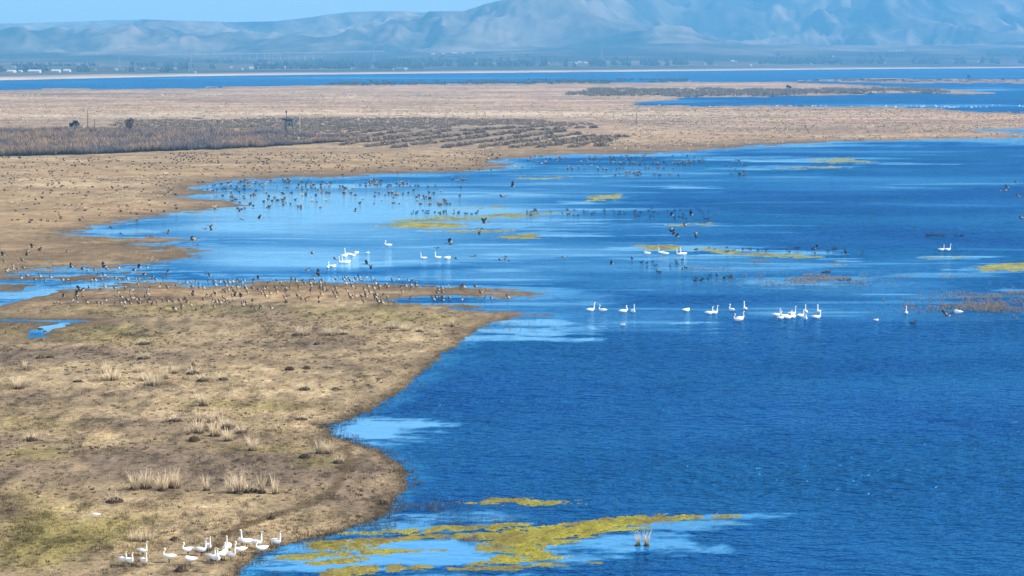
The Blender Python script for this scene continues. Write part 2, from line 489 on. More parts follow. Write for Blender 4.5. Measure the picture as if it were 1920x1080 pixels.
def build_water():
    rows = np.concatenate([[100.6, 101, 102, 104, 108, 114, 120], np.arange(125, 260, 1.0), np.arange(260, 700, 1.5), np.arange(700, 1100, 2.6), np.geomspace(1102, 6000, 40)])
    cols = np.concatenate([np.linspace(-3600, -64, 60)[:-1], np.arange(-64, 1990, 6), np.linspace(1994, 5600, 60)])
    PX, PY = np.meshgrid(cols, rows); px = PX.ravel(); py = PY.ravel()
    X, Y = gmap(px, py)
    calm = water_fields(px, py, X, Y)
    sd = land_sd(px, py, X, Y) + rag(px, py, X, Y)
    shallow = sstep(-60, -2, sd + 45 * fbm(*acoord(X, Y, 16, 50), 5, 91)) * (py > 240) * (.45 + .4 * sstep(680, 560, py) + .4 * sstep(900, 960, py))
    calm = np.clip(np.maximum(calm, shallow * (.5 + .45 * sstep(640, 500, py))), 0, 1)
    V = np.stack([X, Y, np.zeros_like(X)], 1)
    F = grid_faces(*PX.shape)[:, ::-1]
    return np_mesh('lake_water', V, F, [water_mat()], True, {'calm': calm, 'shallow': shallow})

def water_mat():
    TEAL = (.002, .058, .19)
    m, nt, b = new_mat('lake_water')
    L = nt.links.new
    c = nt.nodes.new('ShaderNodeAttribute'); c.attribute_name = 'calm'
    s = nt.nodes.new('ShaderNodeAttribute'); s.attribute_name = 'shallow'
    geo = nt.nodes.new('ShaderNodeNewGeometry')
    def noise(scale, detail, rough, stretch):
        mp = nt.nodes.new('ShaderNodeMapping'); mp.inputs['Scale'].default_value = stretch
        mp.inputs['Rotation'].default_value = (0, 0, math.radians(8))
        n = nt.nodes.new('ShaderNodeTexNoise'); n.inputs['Scale'].default_value = scale
        n.inputs['Detail'].default_value = detail; n.inputs['Roughness'].default_value = rough
        L(geo.outputs['Position'], mp.inputs['Vector']); L(mp.outputs[0], n.inputs['Vector'])
        return n.outputs['Fac']
    def mrange(v, a0, a1, b0, b1):
        r = nt.nodes.new('ShaderNodeMapRange')
        r.inputs['From Min'].default_value = a0; r.inputs['From Max'].default_value = a1
        r.inputs['To Min'].default_value = b0; r.inputs['To Max'].default_value = b1
        L(v, r.inputs['Value']); return r.outputs[0]
    def add(x, y, op='ADD'):
        r = nt.nodes.new('ShaderNodeMath'); r.operation = op; L(x, r.inputs[0]); L(y, r.inputs[1]); return r.outputs[0]
    w1 = noise(1.15, 3, .5, (.6, 1, 1))
    w2 = noise(.28, 3, .55, (.6, 1, 1))
    hgt = add(add(w1, mrange(w2, 0, 1, 0, 2.0)), mrange(noise(3.4, 2, .5, (.7, 1, 1)), 0, 1, 0, .22))
    bump = nt.nodes.new('ShaderNodeBump'); bump.inputs['Distance'].default_value = WAVE
    gst = mrange(noise(.045, 4, .6, (.45, 1, 1)), .36, .64, .62, 1.1)
    L(add(mrange(c.outputs['Fac'], 0, 1, 1.0, .09), gst, 'MULTIPLY'), bump.inputs['Strength'])
    L(hgt, bump.inputs['Height']); L(bump.outputs[0], b.inputs['Normal'])
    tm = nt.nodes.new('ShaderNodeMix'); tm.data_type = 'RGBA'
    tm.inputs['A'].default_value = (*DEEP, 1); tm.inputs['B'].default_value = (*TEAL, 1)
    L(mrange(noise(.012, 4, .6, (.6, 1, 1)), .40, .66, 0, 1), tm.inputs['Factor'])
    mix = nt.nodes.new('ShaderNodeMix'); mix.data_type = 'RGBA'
    L(tm.outputs['Result'], mix.inputs['A']); mix.inputs['B'].default_value = (*SHOAL_SHEEN, 1)
    L(add(s.outputs['Fac'], mrange(c.outputs['Fac'], .15, 1.0, 0, 1), 'MAXIMUM'), mix.inputs['Factor'])  # calm patches take the pale colour as well, painting in reflected sky
    nt.nodes.remove(b)
    df = nt.nodes.new('ShaderNodeBsdfDiffuse'); L(mix.outputs['Result'], df.inputs['Color'])
    L(bump.outputs[0], df.inputs['Normal'])
    gl = nt.nodes.new('ShaderNodeBsdfGlossy'); 
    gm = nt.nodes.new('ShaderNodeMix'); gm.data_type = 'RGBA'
    gm.inputs['A'].default_value = (*GLOSS, 1); gm.inputs['B'].default_value = (.80, 1.0, 1.0, 1)  # whiter reflection tint where calm, to paint a brighter sky sheen
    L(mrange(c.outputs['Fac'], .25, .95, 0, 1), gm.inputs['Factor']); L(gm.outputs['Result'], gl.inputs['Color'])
    L(mrange(c.outputs['Fac'], 0, 1, .16, .05), gl.inputs['Roughness'])
    L(bump.outputs[0], gl.inputs['Normal'])
    fr = nt.nodes.new('ShaderNodeFresnel'); fr.inputs['IOR'].default_value = 1.40
    L(bump.outputs[0], fr.inputs['Normal'])
    ms = nt.nodes.new('ShaderNodeMixShader')
    L(fr.outputs[0], ms.inputs[0]); L(df.outputs[0], ms.inputs[1]); L(gl.outputs[0], ms.inputs[2])
    L(ms.outputs[0], nt.nodes['Material Output'].inputs['Surface'])
    return m
WAVE = 1.0
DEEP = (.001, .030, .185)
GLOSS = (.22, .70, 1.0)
SHOAL_SHEEN = (.035, .27, .60)  # pale shallows; on calm water it stands in for reflected sky
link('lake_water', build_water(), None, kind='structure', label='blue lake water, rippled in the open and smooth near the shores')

# ================================================================== FAR SHORE AND HILLS
SHORE = np.array([(-3600,168),(-900,160),(0,150.5),(300,143.5),(640,139),(960,136),(1280,133),(1600,129.5),(1920,127),(2700,124),(5600,122)], float)
SKYL = np.array([(-3600,30),(-1200,40),(-300,46),(0,44.5),(100,43),(180,40.5),(270,37.5),(330,40),(440,43),(520,41.5),(560,37),(620,29),(660,24.5),(720,22.5),(790,23),(870,22.5),(890,17),(910,10),(940,3),(990,-6),
  (1080,-22),(1180,-38),(1300,-50),(1450,-60),(1600,-52),(1760,-58),(1900,-50),(2200,-20),(2700,10),(3600,25),(5600,40)], float)
HR = 9200.0
def hill_z(px, R):
    """height of the land beyond the water along the sight line px at distance R"""
    ys = np.interp(px, SHORE[:, 0], SHORE[:, 1]); sky_y = np.interp(px, SKYL[:, 0], SKYL[:, 1])
    R0 = 121000.0 / (ys - 100.0)
    right = sstep(600, 1300, px)
    t = np.clip((R - R0) / (HR - R0), 0, 1.6)
    # picture height falls from the shore to the skyline: plain, fan, slopes
    Rfan = R0 + (HR - R0) * .42
    yfan = 108 - 22 * right
    z_fan = 32.5 + (100 - yfan) / 3733.0 * Rfan
    z_top = 32.5 + (100 - sky_y) / 3733.0 * HR
    a = np.clip((R - R0) / (Rfan - R0), 0, 1)
    b_ = np.clip((R - Rfan) / (HR - Rfan), 0, 1)
    p = 1.15 + .15 * right
    z = z_fan * (a ** 1.7) + (z_top - z_fan) * (b_ ** p)
    z = np.where(R > HR, z_top - (R - HR) * .05, z)
    return z + .15, t, a, b_, R0

def build_hills():
    cols = np.concatenate([np.linspace(-3600, -80, 110)[:-1], np.arange(-80, 2000, 4.5), np.linspace(2004, 5600, 110)])
    R = np.concatenate([np.linspace(0, .1, 30)[:-1], np.linspace(.1, .4, 90)[:-1], np.linspace(.4, 1.0, 250), np.linspace(1.01, 1.4, 24)])
    PX, T = np.meshgrid(cols, R); px = PX.ravel(); t = T.ravel()
    R0 = 121000.0 / (np.interp(px, SHORE[:, 0], SHORE[:, 1]) - 100.0)
    Y = R0 + (HR - R0) * t
    X = (px - 960) / FOC * Y
    z, _, a, b_, _ = hill_z(px, Y)
    wx = X + 260 * fbm(X / 900, Y / 900, 3, 101); wy = Y + 260 * fbm(X / 900, Y / 900, 3, 107)
    r1 = ridge(wx / 950 + 3, wy / 1700, 6, 111) - .42
    r2 = fbm(wx / 420, wy / 600, 5, 121)
    left = sstep(1000, 700, px)
    env = sstep(0.0, .25, b_) * (1 - .55 * sstep(.8, 1.0, b_) * (1 - 0 * left))
    right = 1 - left
    z = z + env * (r1 * (170 * left + 270 * right) + r2 * (26 * left + 40 * right) + (ridge(wx / 300, wy / 520, 5, 115) - .4) * (62 * left + 105 * right) + (ridge(wx / 120 + 5, wy / 210, 4, 119) - .4) * (16 * left + 30 * right))
    # the low scarps on the left: steep, shaded hollows
    sc = ridge(wx / 620 + 9, wy / 900 + 2, 4, 131)
    z = z - left * sstep(.08, .3, b_) * sstep(.75, .45, b_) * 60 * np.clip(sc - .35, 0, 1)
    z = z + sstep(.02, .3, a) * 2.2 * fbm(X / 130, Y / 300, 4, 141) * (1 - b_) + .1
    # keep the crest where the photograph has it
    top = 32.5 + (100 - np.interp(px, SKYL[:, 0], SKYL[:, 1])) / 3733.0 * Y
    z = np.where(b_ > 0, np.minimum(z, top + 4 * fbm(X / 260, Y / 260, 3, 151)), z)
    z = np.where(t >= 1.0, np.minimum(z, top - (t - 1) * 60), z)
    zz = z.reshape(PX.shape)
    V = np.stack([X, Y, z], 1)
    # colours: pale beach, brown fields, dry hillsides with scrub
    c = np.tile(np.array([.13, .11, .085]), (len(X), 1))
    n = fbm(X / 340, Y / 500, 5, 161)[:, None]; n2 = fbm(wx / 160, wy / 260, 4, 171)[:, None]
    fields = sstep(.05, .2, fbm(X / 260, Y / 90, 3, 181))[:, None] * (1 - sstep(0, .2, b_))[:, None]
    c = c * (1 - .45 * fields)
    c = c + (np.array([.30, .24, .18]) - c) * np.clip(n * 1.6, 0, .6)
    c = c + (np.array([.05, .055, .05]) - c) * np.clip(-n * 2.6 + n2 * 1.1, 0, .95)
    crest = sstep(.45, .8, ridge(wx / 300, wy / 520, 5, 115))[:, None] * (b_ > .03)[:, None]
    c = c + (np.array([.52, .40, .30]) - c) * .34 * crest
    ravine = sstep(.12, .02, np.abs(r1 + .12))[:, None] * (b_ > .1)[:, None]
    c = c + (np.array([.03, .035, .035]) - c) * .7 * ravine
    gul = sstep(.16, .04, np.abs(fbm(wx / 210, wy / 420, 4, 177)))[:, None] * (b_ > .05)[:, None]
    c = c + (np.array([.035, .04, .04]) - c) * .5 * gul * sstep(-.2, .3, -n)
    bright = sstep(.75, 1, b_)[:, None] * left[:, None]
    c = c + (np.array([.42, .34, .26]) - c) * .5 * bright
    # tree belt and village strip stand on darker soil
    belt = (sstep(.10, .14, a) * sstep(.5, .3, a))[:, None]
    c = c + (np.array([.10, .10, .07]) - c) * .55 * belt
    beach = sstep(.17, .04, a + .012 * fbm(X / 300, Y / 300, 3, 191))[:, None] * (b_ <= 0)[:, None]
    c = c * (1 - beach) + np.array([.58, .47, .39]) * beach
    F = grid_faces(*PX.shape)
    m, nt, b = new_mat('dry_hillside')
    L = nt.links.new
    at = nt.nodes.new('ShaderNodeAttribute'); at.attribute_name = 'tint'
    geo = nt.nodes.new('ShaderNodeNewGeometry')
    nn = nt.nodes.new('ShaderNodeTexNoise'); nn.inputs['Scale'].default_value = .012; nn.inputs['Detail'].default_value = 7
    L(geo.outputs['Position'], nn.inputs['Vector'])
    mr = nt.nodes.new('ShaderNodeMapRange'); mr.inputs['From Min'].default_value = .3; mr.inputs['From Max'].default_value = .7
    mr.inputs['To Min'].default_value = .7; mr.inputs['To Max'].default_value = 1.3
    L(nn.outputs['Fac'], mr.inputs['Value'])
    sc_ = nt.nodes.new('ShaderNodeVectorMath'); sc_.operation = 'SCALE'
    L(at.outputs['Color'], sc_.inputs[0]); L(mr.outputs[0], sc_.inputs['Scale']); L(sc_.outputs[0], b.inputs['Base Color'])
    b.inputs['Roughness'].default_value = 1; b.inputs['Specular IOR Level'].default_value = 0
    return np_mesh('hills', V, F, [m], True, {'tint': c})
link('hills', build_hills(), None, kind='structure', label='dry hills and shore plain across the lake')

# ================================================================== THE AIR
def build_haze():
    x, y0, y1, z0, z1 = 12500, -400, 13000, -2.0, 560
    v = [(sx * x, y, z) for z in (z0, z1) for y in (y0, y1) for sx in (-1, 1)]
    f = [(0, 2, 3, 1), (4, 5, 7, 6), (0, 1, 5, 4), (2, 6, 7, 3), (0, 4, 6, 2), (1, 3, 7, 5)]
    m = bpy.data.materials.new('blue_haze'); m.use_nodes = True
    nt = m.node_tree; nt.nodes.clear()
    pv = nt.nodes.new('ShaderNodeVolumePrincipled'); o = nt.nodes.new('ShaderNodeOutputMaterial')
    pv.inputs['Color'].default_value = HAZE_COL
    pv.inputs['Density'].default_value = HAZE_DEN
    pv.inputs['Anisotropy'].default_value = 0.0
    nt.links.new(pv.outputs[0], o.inputs['Volume'])
    return np_mesh('haze', v, np.array(f), [m])
HAZE_COL = (.17, .57, 1.0, 1)
HAZE_DEN = 1.55e-4
link('haze', build_haze(), None, kind='stuff', label='blue haze in the air over the lake and hills')

# ================================================================== BUILDERS FOR LIVING THINGS
def loft(spine, radii, seg=10, caps=True):
    """a closed tube along spine (x, y, z) with elliptical rings radii (across, up); one continuous surface"""
    S = np.array(spine, float); n = len(S)
    T = np.gradient(S, axis=0); T /= np.linalg.norm(T, axis=1)[:, None] + 1e-9
    V = []; side0 = np.array([0, 1, 0.0])
    for i in range(n):
        t = T[i]; side = side0 - t * np.dot(side0, t)
        if np.linalg.norm(side) < 1e-3: side = np.array([1, 0, 0.0])
        side /= np.linalg.norm(side); up = np.cross(side, t)
        rw, rh = radii[i]
        for k in range(seg):
            a = 2 * math.pi * k / seg
            V.append(S[i] + side * rw * math.cos(a) + up * rh * math.sin(a))
    Q = [(i * seg + k, i * seg + (k + 1) % seg, (i + 1) * seg + (k + 1) % seg, (i + 1) * seg + k) for i in range(n - 1) for k in range(seg)]
    V.append(S[0]); V.append(S[-1]); c0, c1 = n * seg, n * seg + 1
    Tr = [(c0, (k + 1) % seg, k) for k in range(seg)] + [(c1, (n - 1) * seg + k, (n - 1) * seg + (k + 1) % seg) for k in range(seg)]
    return np.array(V), np.array(Q), np.array(Tr)

def loft_mesh(name, spine, radii, colours, seg=10, mat=None, rough=None):
    """colours: one per ring"""
    V, Q, Tr = loft(spine, radii, seg)
    c = np.repeat(np.array(colours, float), seg, axis=0)
    c = np.vstack([c, colours[0], colours[-1]])
    return np_mesh(name, V, [Q, Tr], [mat], True, {'tint': c})

def join_parts(parts):
    """merge several (V, [faces...], colours) into one"""
    Vs = []; Fs = {}; Cs = []; o = 0
    for V, fl, c in parts:
        Vs.append(V); Cs.append(np.broadcast_to(c, (len(V), 3)) if np.ndim(c) == 1 else c)
        for f in fl:
            if len(f): Fs.setdefault(f.shape[1], []).append(np.asarray(f) + o)
        o += len(V)
    return np.vstack(Vs), [np.vstack(v) for v in Fs.values()], np.vstack(Cs)

M_FEATHER = attr_mat('feathers', .75, vary=.12)
M_HORN = attr_mat('bill_and_legs', .5)
M_GRASS = attr_mat('dry_grass_blades', .85, vary=.16)
M_TWIG = attr_mat('bare_twigs', .9, vary=.10)

def catmull(pts, n):
    P_ = np.array(pts, float); out = []
    m = len(P_)
    for s in np.linspace(0, m - 1 - 1e-6, n):
        i = int(s); t = s - i
        p0 = P_[max(i - 1, 0)]; p1 = P_[i]; p2 = P_[min(i + 1, m - 1)]; p3 = P_[min(i + 2, m - 1)]
        out.append(.5 * ((2 * p1) + (-p0 + p2) * t + (2 * p0 - 5 * p1 + 4 * p2 - p3) * t * t + (-p0 + 3 * p1 - 3 * p2 + p3) * t ** 3))
    return np.array(out)

WHITE = (.86, .86, .84); CREAM = (.80, .66, .42)
def swan_body_mesh(pose):
    """profile (x forward, z up, half width, half height); z=0 is the ground for standing birds, the waterline for floating ones"""
    b = .40 if pose.startswith('stand') else .11
    body = [(-.66, b + .16, .015, .012), (-.56, b + .13, .07, .04), (-.40, b + .11, .15, .11), (-.15, b + .08, .205, .165), (.08, b + .05, .20, .17), (.26, b + .09, .15, .15)]
    if pose in ('stand', 'float'):
        neck = [(.36, b + .22, .075, .085), (.385, b + .38, .047, .05), (.36, b + .55, .038, .04), (.365, b + .70, .038, .04), (.42, b + .79, .047, .048), (.50, b + .775, .034, .032)]
    elif pose in ('stand_straight', 'float_straight'):
        neck = [(.34, b + .24, .075, .08), (.36, b + .45, .045, .045), (.37, b + .66, .037, .038), (.375, b + .83, .038, .038), (.42, b + .90, .047, .046), (.50, b + .885, .034, .032)]
    elif pose in ('stand_curved', 'float_curved'):
        neck = [(.37, b + .19, .08, .085), (.43, b + .33, .05, .05), (.38, b + .47, .04, .042), (.31, b + .58, .038, .04), (.35, b + .68, .045, .047), (.44, b + .66, .033, .031)]
    elif pose == 'stand_tucked':      # head laid back under the wing
        neck = [(.33, b + .20, .09, .09), (.30, b + .30, .055, .055), (.18, b + .315, .05, .045), (.05, b + .28, .045, .04), (-.04, b + .25, .04, .03)]
    elif pose == 'float_tucked':
        neck = [(.32, b + .19, .09, .09), (.29, b + .27, .055, .055), (.16, b + .29, .05, .045), (.02, b + .26, .04, .035)]
    else:                             # feeding: neck laid down and forward
        neck = [(.40, b + .10, .075, .075), (.52, b + .02, .045, .045), (.62, b - .13, .036, .036), (.67, b - .26, .036, .036), (.74, b - .31, .04, .038)]
    nk = [(x, b + (z - b) * (.97 if z > b + .2 else 1), w * (1.3 if i > 0 else 1.1), h * (1.25 if i > 0 else 1.1)) for i, (x, z, w, h) in enumerate(neck)]
    bd = [(x * .86, z + .02, w * 1.1, h * 1.12) for (x, z, w, h) in body]
    prof = catmull(bd + nk, 30)
    if not pose.startswith('stand'):
        prof[:, 1] -= .06
    spine = np.stack([prof[:, 0], np.zeros(len(prof)), prof[:, 1]], 1)
    col = [WHITE] * len(prof)
    if 'tucked' not in pose:
        for i in range(len(prof) - 3, len(prof)): col[i] = CREAM
    me = loft_mesh('body', spine, np.clip(prof[:, 2:4], .008, 1), col, 12, M_FEATHER)
    return me, prof[-1]

def bill_mesh(tip, ang, L_=.10, c1=(.62, .42, .05), c2=(.02, .02, .02), r=.02):
    dx, dz = math.cos(ang), math.sin(ang)
    sp = [(tip[0] + dx * t, 0, tip[1] + dz * t) for t in (-.02, .03, .07, L_)]
    return loft_mesh('bill', sp, [(r * 1.1, r * 1.15), (r, r * .8), (r * .85, r * .45), (r * .3, r * .2)], [c1, c1, c2, c2], 8, M_HORN)

def leg_mesh(side, top, col=(.03, .03, .03), x=0.0, lean=.03, foot=.11, r=.014, dy=.085):
    parts = []
    V, Q, T = loft([(x + .03, side * dy, top), (x + lean, side * dy, top * .5), (x, side * dy, .015)], [(r * 1.7, r * 1.7), (r, r), (r * .9, r * .9)], 6)
    parts.append((V, [Q, T], col))
    w = foot * .45
    V = np.array([(x - .02, side * dy, .012), (x + foot, side * dy - w, .004), (x + foot * 1.12, side * dy, .004), (x + foot, side * dy + w, .004), (x - .02, side * dy, .0), (x + foot, side * dy, -.006)])
    parts.append((V, [np.array([(0, 1, 2), (0, 2, 3), (4, 5, 1), (4, 3, 5), (0, 4, 1), (0, 3, 4)])], col))
    V, F, C = join_parts(parts)
    return np_mesh('leg', V, F, [M_HORN], True, {'tint': C})

SWAN_SRC = {}
def swan(pose, loc, rz, label, scale=1.0, group=None):
    if pose not in SWAN_SRC:
        me, tip = swan_body_mesh(pose)
        kids = [('body', me)]
        if 'tucked' not in pose:
            kids.append(('bill', bill_mesh((tip[0], tip[1]), -.25 if 'feed' not in pose else -.6)))
        if pose.startswith('stand'):
            kids += [('leg', leg_mesh(-1, .32, r=.02)), ('leg', leg_mesh(1, .32, r=.02))]
        SWAN_SRC[pose] = kids
    r = empty('swan', loc, rz, label, 'swan', group, scale)
    for n, me in SWAN_SRC[pose]: link(n, me, r)
    return r

# grey wading birds of the big flock -------------------------------------------------
DK = (.03, .025, .022); BR = (.075, .06, .05); PB = (.50, .43, .35); GB = (.17, .145, .12)
def wader_body(kind):
    b = .46
    if kind == 'upright':
        pr = [(-.36, b + .01, .02, .015, BR), (-.26, b + .03, .06, .05, PB), (-.08, b + .05, .115, .10, GB), (.08, b + .08, .11, .105, BR), (.18, b + .16, .065, .07, BR), (.22, b + .30, .032, .034, DK), (.225, b + .44, .027, .028, DK), (.25, b + .52, .034, .034, DK), (.30, b + .515, .026, .022, DK), (.38, b + .50, .010, .008, BR)]
    elif kind == 'slant':
        pr = [(-.36, b - .10, .02, .015, PB), (-.27, b - .05, .07, .05, PB), (-.10, b + .03, .12, .10, PB), (.05, b + .12, .11, .10, BR), (.14, b + .22, .06, .065, BR), (.17, b + .36, .032, .034, DK), (.16, b + .48, .027, .028, DK), (.19, b + .56, .034, .034, DK), (.24, b + .55, .026, .022, DK), (.32, b + .53, .010, .008, BR)]
    elif kind == 'feeding':
        pr = [(-.34, b + .14, .02, .015, BR), (-.24, b + .12, .07, .05, GB), (-.06, b + .08, .12, .105, PB), (.10, b + .04, .11, .10, GB), (.21, b - .02, .06, .06, BR), (.29, b - .16, .032, .034, DK), (.33, b - .30, .027, .028, DK), (.37, b - .38, .033, .03, DK), (.41, b - .42, .022, .02, DK), (.45, b - .455, .009, .008, BR)]
    else:  # resting, neck drawn in
        pr = [(-.33, b - .02, .02, .015, BR), (-.24, b + .01, .07, .05, PB), (-.06, b + .05, .13, .12, GB), (.10, b + .09, .115, .11, BR), (.17, b + .17, .07, .07, BR), (.19, b + .25, .045, .045, DK), (.22, b + .30, .038, .036, DK), (.27, b + .29, .026, .022, DK), (.34, b + .27, .010, .008, BR)]
    a = np.array([p[:4] for p in pr]); c = np.array([p[4] for p in pr])
    n = 20; q = catmull(a, n); ci = np.clip(np.round(np.linspace(0, len(pr) - 1, n)).astype(int), 0, len(pr) - 1)
    q[:, 2:] = np.clip(q[:, 2:] * 1.35, .006, 1); q[:, 1] = np.where(q[:, 1] > .66, .66 + (q[:, 1] - .66) * .75, q[:, 1])
    sp = np.stack([q[:, 0], q[:, 0] * 0, q[:, 1]], 1)
    return loft_mesh('body', sp, q[:, 2:4], c[ci], 8, M_FEATHER)

WADER_SRC = {}
def wader(kind, loc, rz, label, group, scale=1.0, legs=True, category='wading bird'):
    if kind not in WADER_SRC:
        WADER_SRC[kind] = [('body', wader_body(kind)), ('leg', leg_mesh(-1, .42, DK, -.02, .0, .07, .011, .045)), ('leg', leg_mesh(1, .42, DK, .03, .02, .07, .011, .045))]
    r = empty('wading_bird', loc, rz, label, category, group, scale)
    for n, me in WADER_SRC[kind]:
        if n == 'leg' and not legs: continue
        link(n, me, r)
    return r

# birds on the wing: body, neck, trailing legs and two feathered wings in one mesh ------------------
def wing_geo(side, lift, span=.95, chord=.40, sweep=.10, dark=(.02, .018, .02), base=(.20, .18, .17), fold=0.0):
    n = 9; V = []; C = []
    for i in range(n):
        s = i / (n - 1)
        y = .07 + span * s * math.cos(lift * (1 - .5 * s)) * (1 - .12 * fold)
        z = .04 + span * s * math.sin(lift) * (1 - .25 * s * (1 if lift > 0 else -.4)) - fold * .2 * s * s
        c = chord * (1 - .15 * s) * (1 if s < .7 else 1 - (s - .7) * 1.9)
        x0 = .12 - sweep * abs(s - .35) * 1.6
        th = .022 * (1 - s) + .006
        for (dx, dz) in ((0, 0), (-c * .35, th), (-c, -.01), (-c * .35, -th)):
            V.append((x0 + dx, side * y, z + dz))
            C.append(base if (s < .45 and dx > -c * .5) else dark)
    Q = []
    for i in range(n - 1):
        for k in range(4):
            a, b_ = i * 4 + k, i * 4 + (k + 1) % 4
            Q.append((a, b_, b_ + 4, a + 4) if side > 0 else (a, a + 4, b_ + 4, b_))
    Q.append((0, 3, 2, 1) if side > 0 else (0, 1, 2, 3)); e = (n - 1) * 4
    Q.append((e, e + 1, e + 2, e + 3) if side > 0 else (e, e + 3, e + 2, e + 1))
    return np.array(V), [np.array(Q)], np.array(C)

def flyer_mesh(kind):
    lift = {'up': .75, 'high': 1.15, 'level': .12, 'down': -.55, 'bow': .35}[kind]
    prof = [(-.66, -.05, .012, .012, DK), (-.42, -.03, .016, .014, DK), (-.26, -.01, .05, .035, BR), (-.12, .01, .10, .08, GB), (.06, .02, .115, .10, PB), (.20, .02, .08, .075, PB), (.31, .03, .035, .036, GB), (.50, .04, .026, .026, DK), (.62, .05, .033, .03, DK), (.72, .04, .010, .009, BR)]
    a = np.array([p[:4] for p in prof]); q = catmull(a, 20); q[:, 2:] = np.clip(q[:, 2:], .007, 1)
    ci = np.round(np.linspace(0, len(prof) - 1, 20)).astype(int); c = np.array([p[4] for p in prof])[ci]
    V, Q, T = loft(np.stack([q[:, 0], q[:, 0] * 0, q[:, 1]], 1), q[:, 2:4], 8)
    cc = np.vstack([np.repeat(c, 8, 0), c[0], c[-1]])
    parts = [(V, [Q, T], cc), wing_geo(1, lift, fold=.6 if kind == 'bow' else 0), wing_geo(-1, lift, fold=.6 if kind == 'bow' else 0)]
    V, F, C = join_parts(parts)
    return np_mesh('flying_bird', V, F, [M_FEATHER], True, {'tint': C})
FLY = {}
def flyer(kind, loc, rz, label, group, scale=1.0, tilt=(0, 0), white=False):
    if kind not in FLY: FLY[kind] = flyer_mesh(kind)
    o = link('flying_bird', FLY[kind], None, label=label, category='bird', group=group)
    o.location = loc; o.rotation_euler = (tilt[0], tilt[1], rz); o.scale = (scale,) * 3
    return o

def duck_mesh(dark=True):
    a = (.03, .028, .028) if dark else WHITE; b_ = (.05, .045, .04) if dark else WHITE
    pr = np.array([(-.26, .07, .02, .015), (-.18, .05, .08, .05), (0, .03, .12, .09), (.13, .05, .085, .08), (.17, .13, .04, .045), (.18, .20, .042, .045), (.23, .20, .03, .028), (.28, .19, .016, .008)])
    q = catmull(pr, 14); q[:, 2:] = np.clip(q[:, 2:], .006, 1)
    return loft_mesh('duck', np.stack([q[:, 0], q[:, 0] * 0, q[:, 1]], 1), q[:, 2:4], [b_] * 9 + [a] * 5, 8, M_FEATHER)

# ------------------------------------------------------------------ grass and shrubs
def blades(n, h, spread, width, seed, c0, c1, lean=.35, seg=3, hvar=.35, wind=(.12, 0), taper=.12):
    """n bent tapering blades springing from one crown"""
    r = np.random.default_rng(seed)
    ang = r.uniform(0, 2 * math.pi, n); rad = spread * np.sqrt(r.uniform(0, 1, n))
    x0 = rad * np.cos(ang); y0 = rad * np.sin(ang)
    hh = h * (1 - hvar * r.uniform(0, 1, n) ** .7)
    ln = lean * r.uniform(.15, 1, n)
    da = ang + r.normal(0, .5, n)
    dx = np.cos(da) * ln * hh + wind[0] * hh; dy = np.sin(da) * ln * hh + wind[1] * hh
    wa = r.uniform(0, math.pi, n); wx = np.cos(wa) * width / 2; wy = np.sin(wa) * width / 2
    V = []; C = []
    c0 = np.array(c0); c1 = np.array(c1); vv = 1 + r.uniform(-.22, .22, n)
    for i in range(seg + 1):
        t = i / seg
        k = (1 - t * (1 - taper)); b_ = t ** 1.7
        px_ = x0 + dx * b_; py_ = y0 + dy * b_; pz = hh * t * (1 - .10 * t * ln)
        V.append(np.stack([px_ - wx * k, py_ - wy * k, pz], 1)); V.append(np.stack([px_ + wx * k, py_ + wy * k, pz], 1))
        cc = (c0 + (c1 - c0) * min(1, t * 1.5))[None] * vv[:, None]
        C.append(cc); C.append(cc)
    V = np.concatenate(V); C = np.concatenate(C); F = []
    k = np.arange(n)
    for i in range(seg):
        a = (2 * i) * n + k; b_ = (2 * i + 1) * n + k
        F.append(np.stack([a, b_, b_ + 2 * n, a + 2 * n], 1))
    return V, [np.concatenate(F)], C

def mound(rx, ry, h, seed, c, seg=8, rings=3):
    r = np.random.default_rng(seed); V = []; 
    for i in range(rings):
        t = i / rings
        for k in range(seg):
            a = 2 * math.pi * k / seg
            w = math.cos(t * 1.45) * (1 + r.uniform(-.2, .2))
            V.append((rx * w * math.cos(a), ry * w * math.sin(a), h * math.sin(t * 1.5) * (1 + r.uniform(-.2, .2)) - .02))
    V.append((0, 0, h)); V = np.array(V)
    Q = np.array([(i * seg + k, i * seg + (k + 1) % seg, (i + 1) * seg + (k + 1) % seg, (i + 1) * seg + k) for i in range(rings - 1) for k in range(seg)])
    T = np.array([((rings - 1) * seg + k, (rings - 1) * seg + (k + 1) % seg, rings * seg) for k in range(seg)])
    return V, [Q, T], np.array(c)

C_ROOT = (.045, .030, .018); C_STEM = (.22, .16, .09); C_TIP = (.78, .65, .46)
def tussock_meshes(kind, seed):
    """(root mesh, blades mesh)"""
    spec = {  # h, spread, n, width, lean, root rx, root h
     'plume': (1.15, .24, 120, .030, .58, .36, .20),
     'tall': (1.25, .14, 60, .030, .40, .24, .18),
     'low': (.55, .28, 90, .030, .85, .42, .20),
     'stub': (.34, .18, 40, .05, .6, .30, .22),
     'wide': (.95, .58, 180, .030, .52, .46, .16),
     'small': (.62, .18, 26, .085, .55, .25, .22),
     'smalltall': (.85, .24, 30, .09, .5, .22, .14),
     'dark': (.45, .22, 50, .05, .7, .34, .26)}[kind]
    h, sp, n, w, ln, rr, rh = spec
    V, F, C = mound(rr, rr * .8, rh, seed, C_ROOT)
    root = np_mesh('root_crown', V, F, [M_GRASS], True, {'tint': np.tile(np.array(C_ROOT), (len(V), 1))})
    tip = C_TIP if kind not in ('dark', 'stub') else (.30, .22, .12)
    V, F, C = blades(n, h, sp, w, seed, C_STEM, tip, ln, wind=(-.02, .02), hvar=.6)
    return root, np_mesh('grass_blades', V, F, [M_GRASS], False, {'tint': C})
TSRC = {}
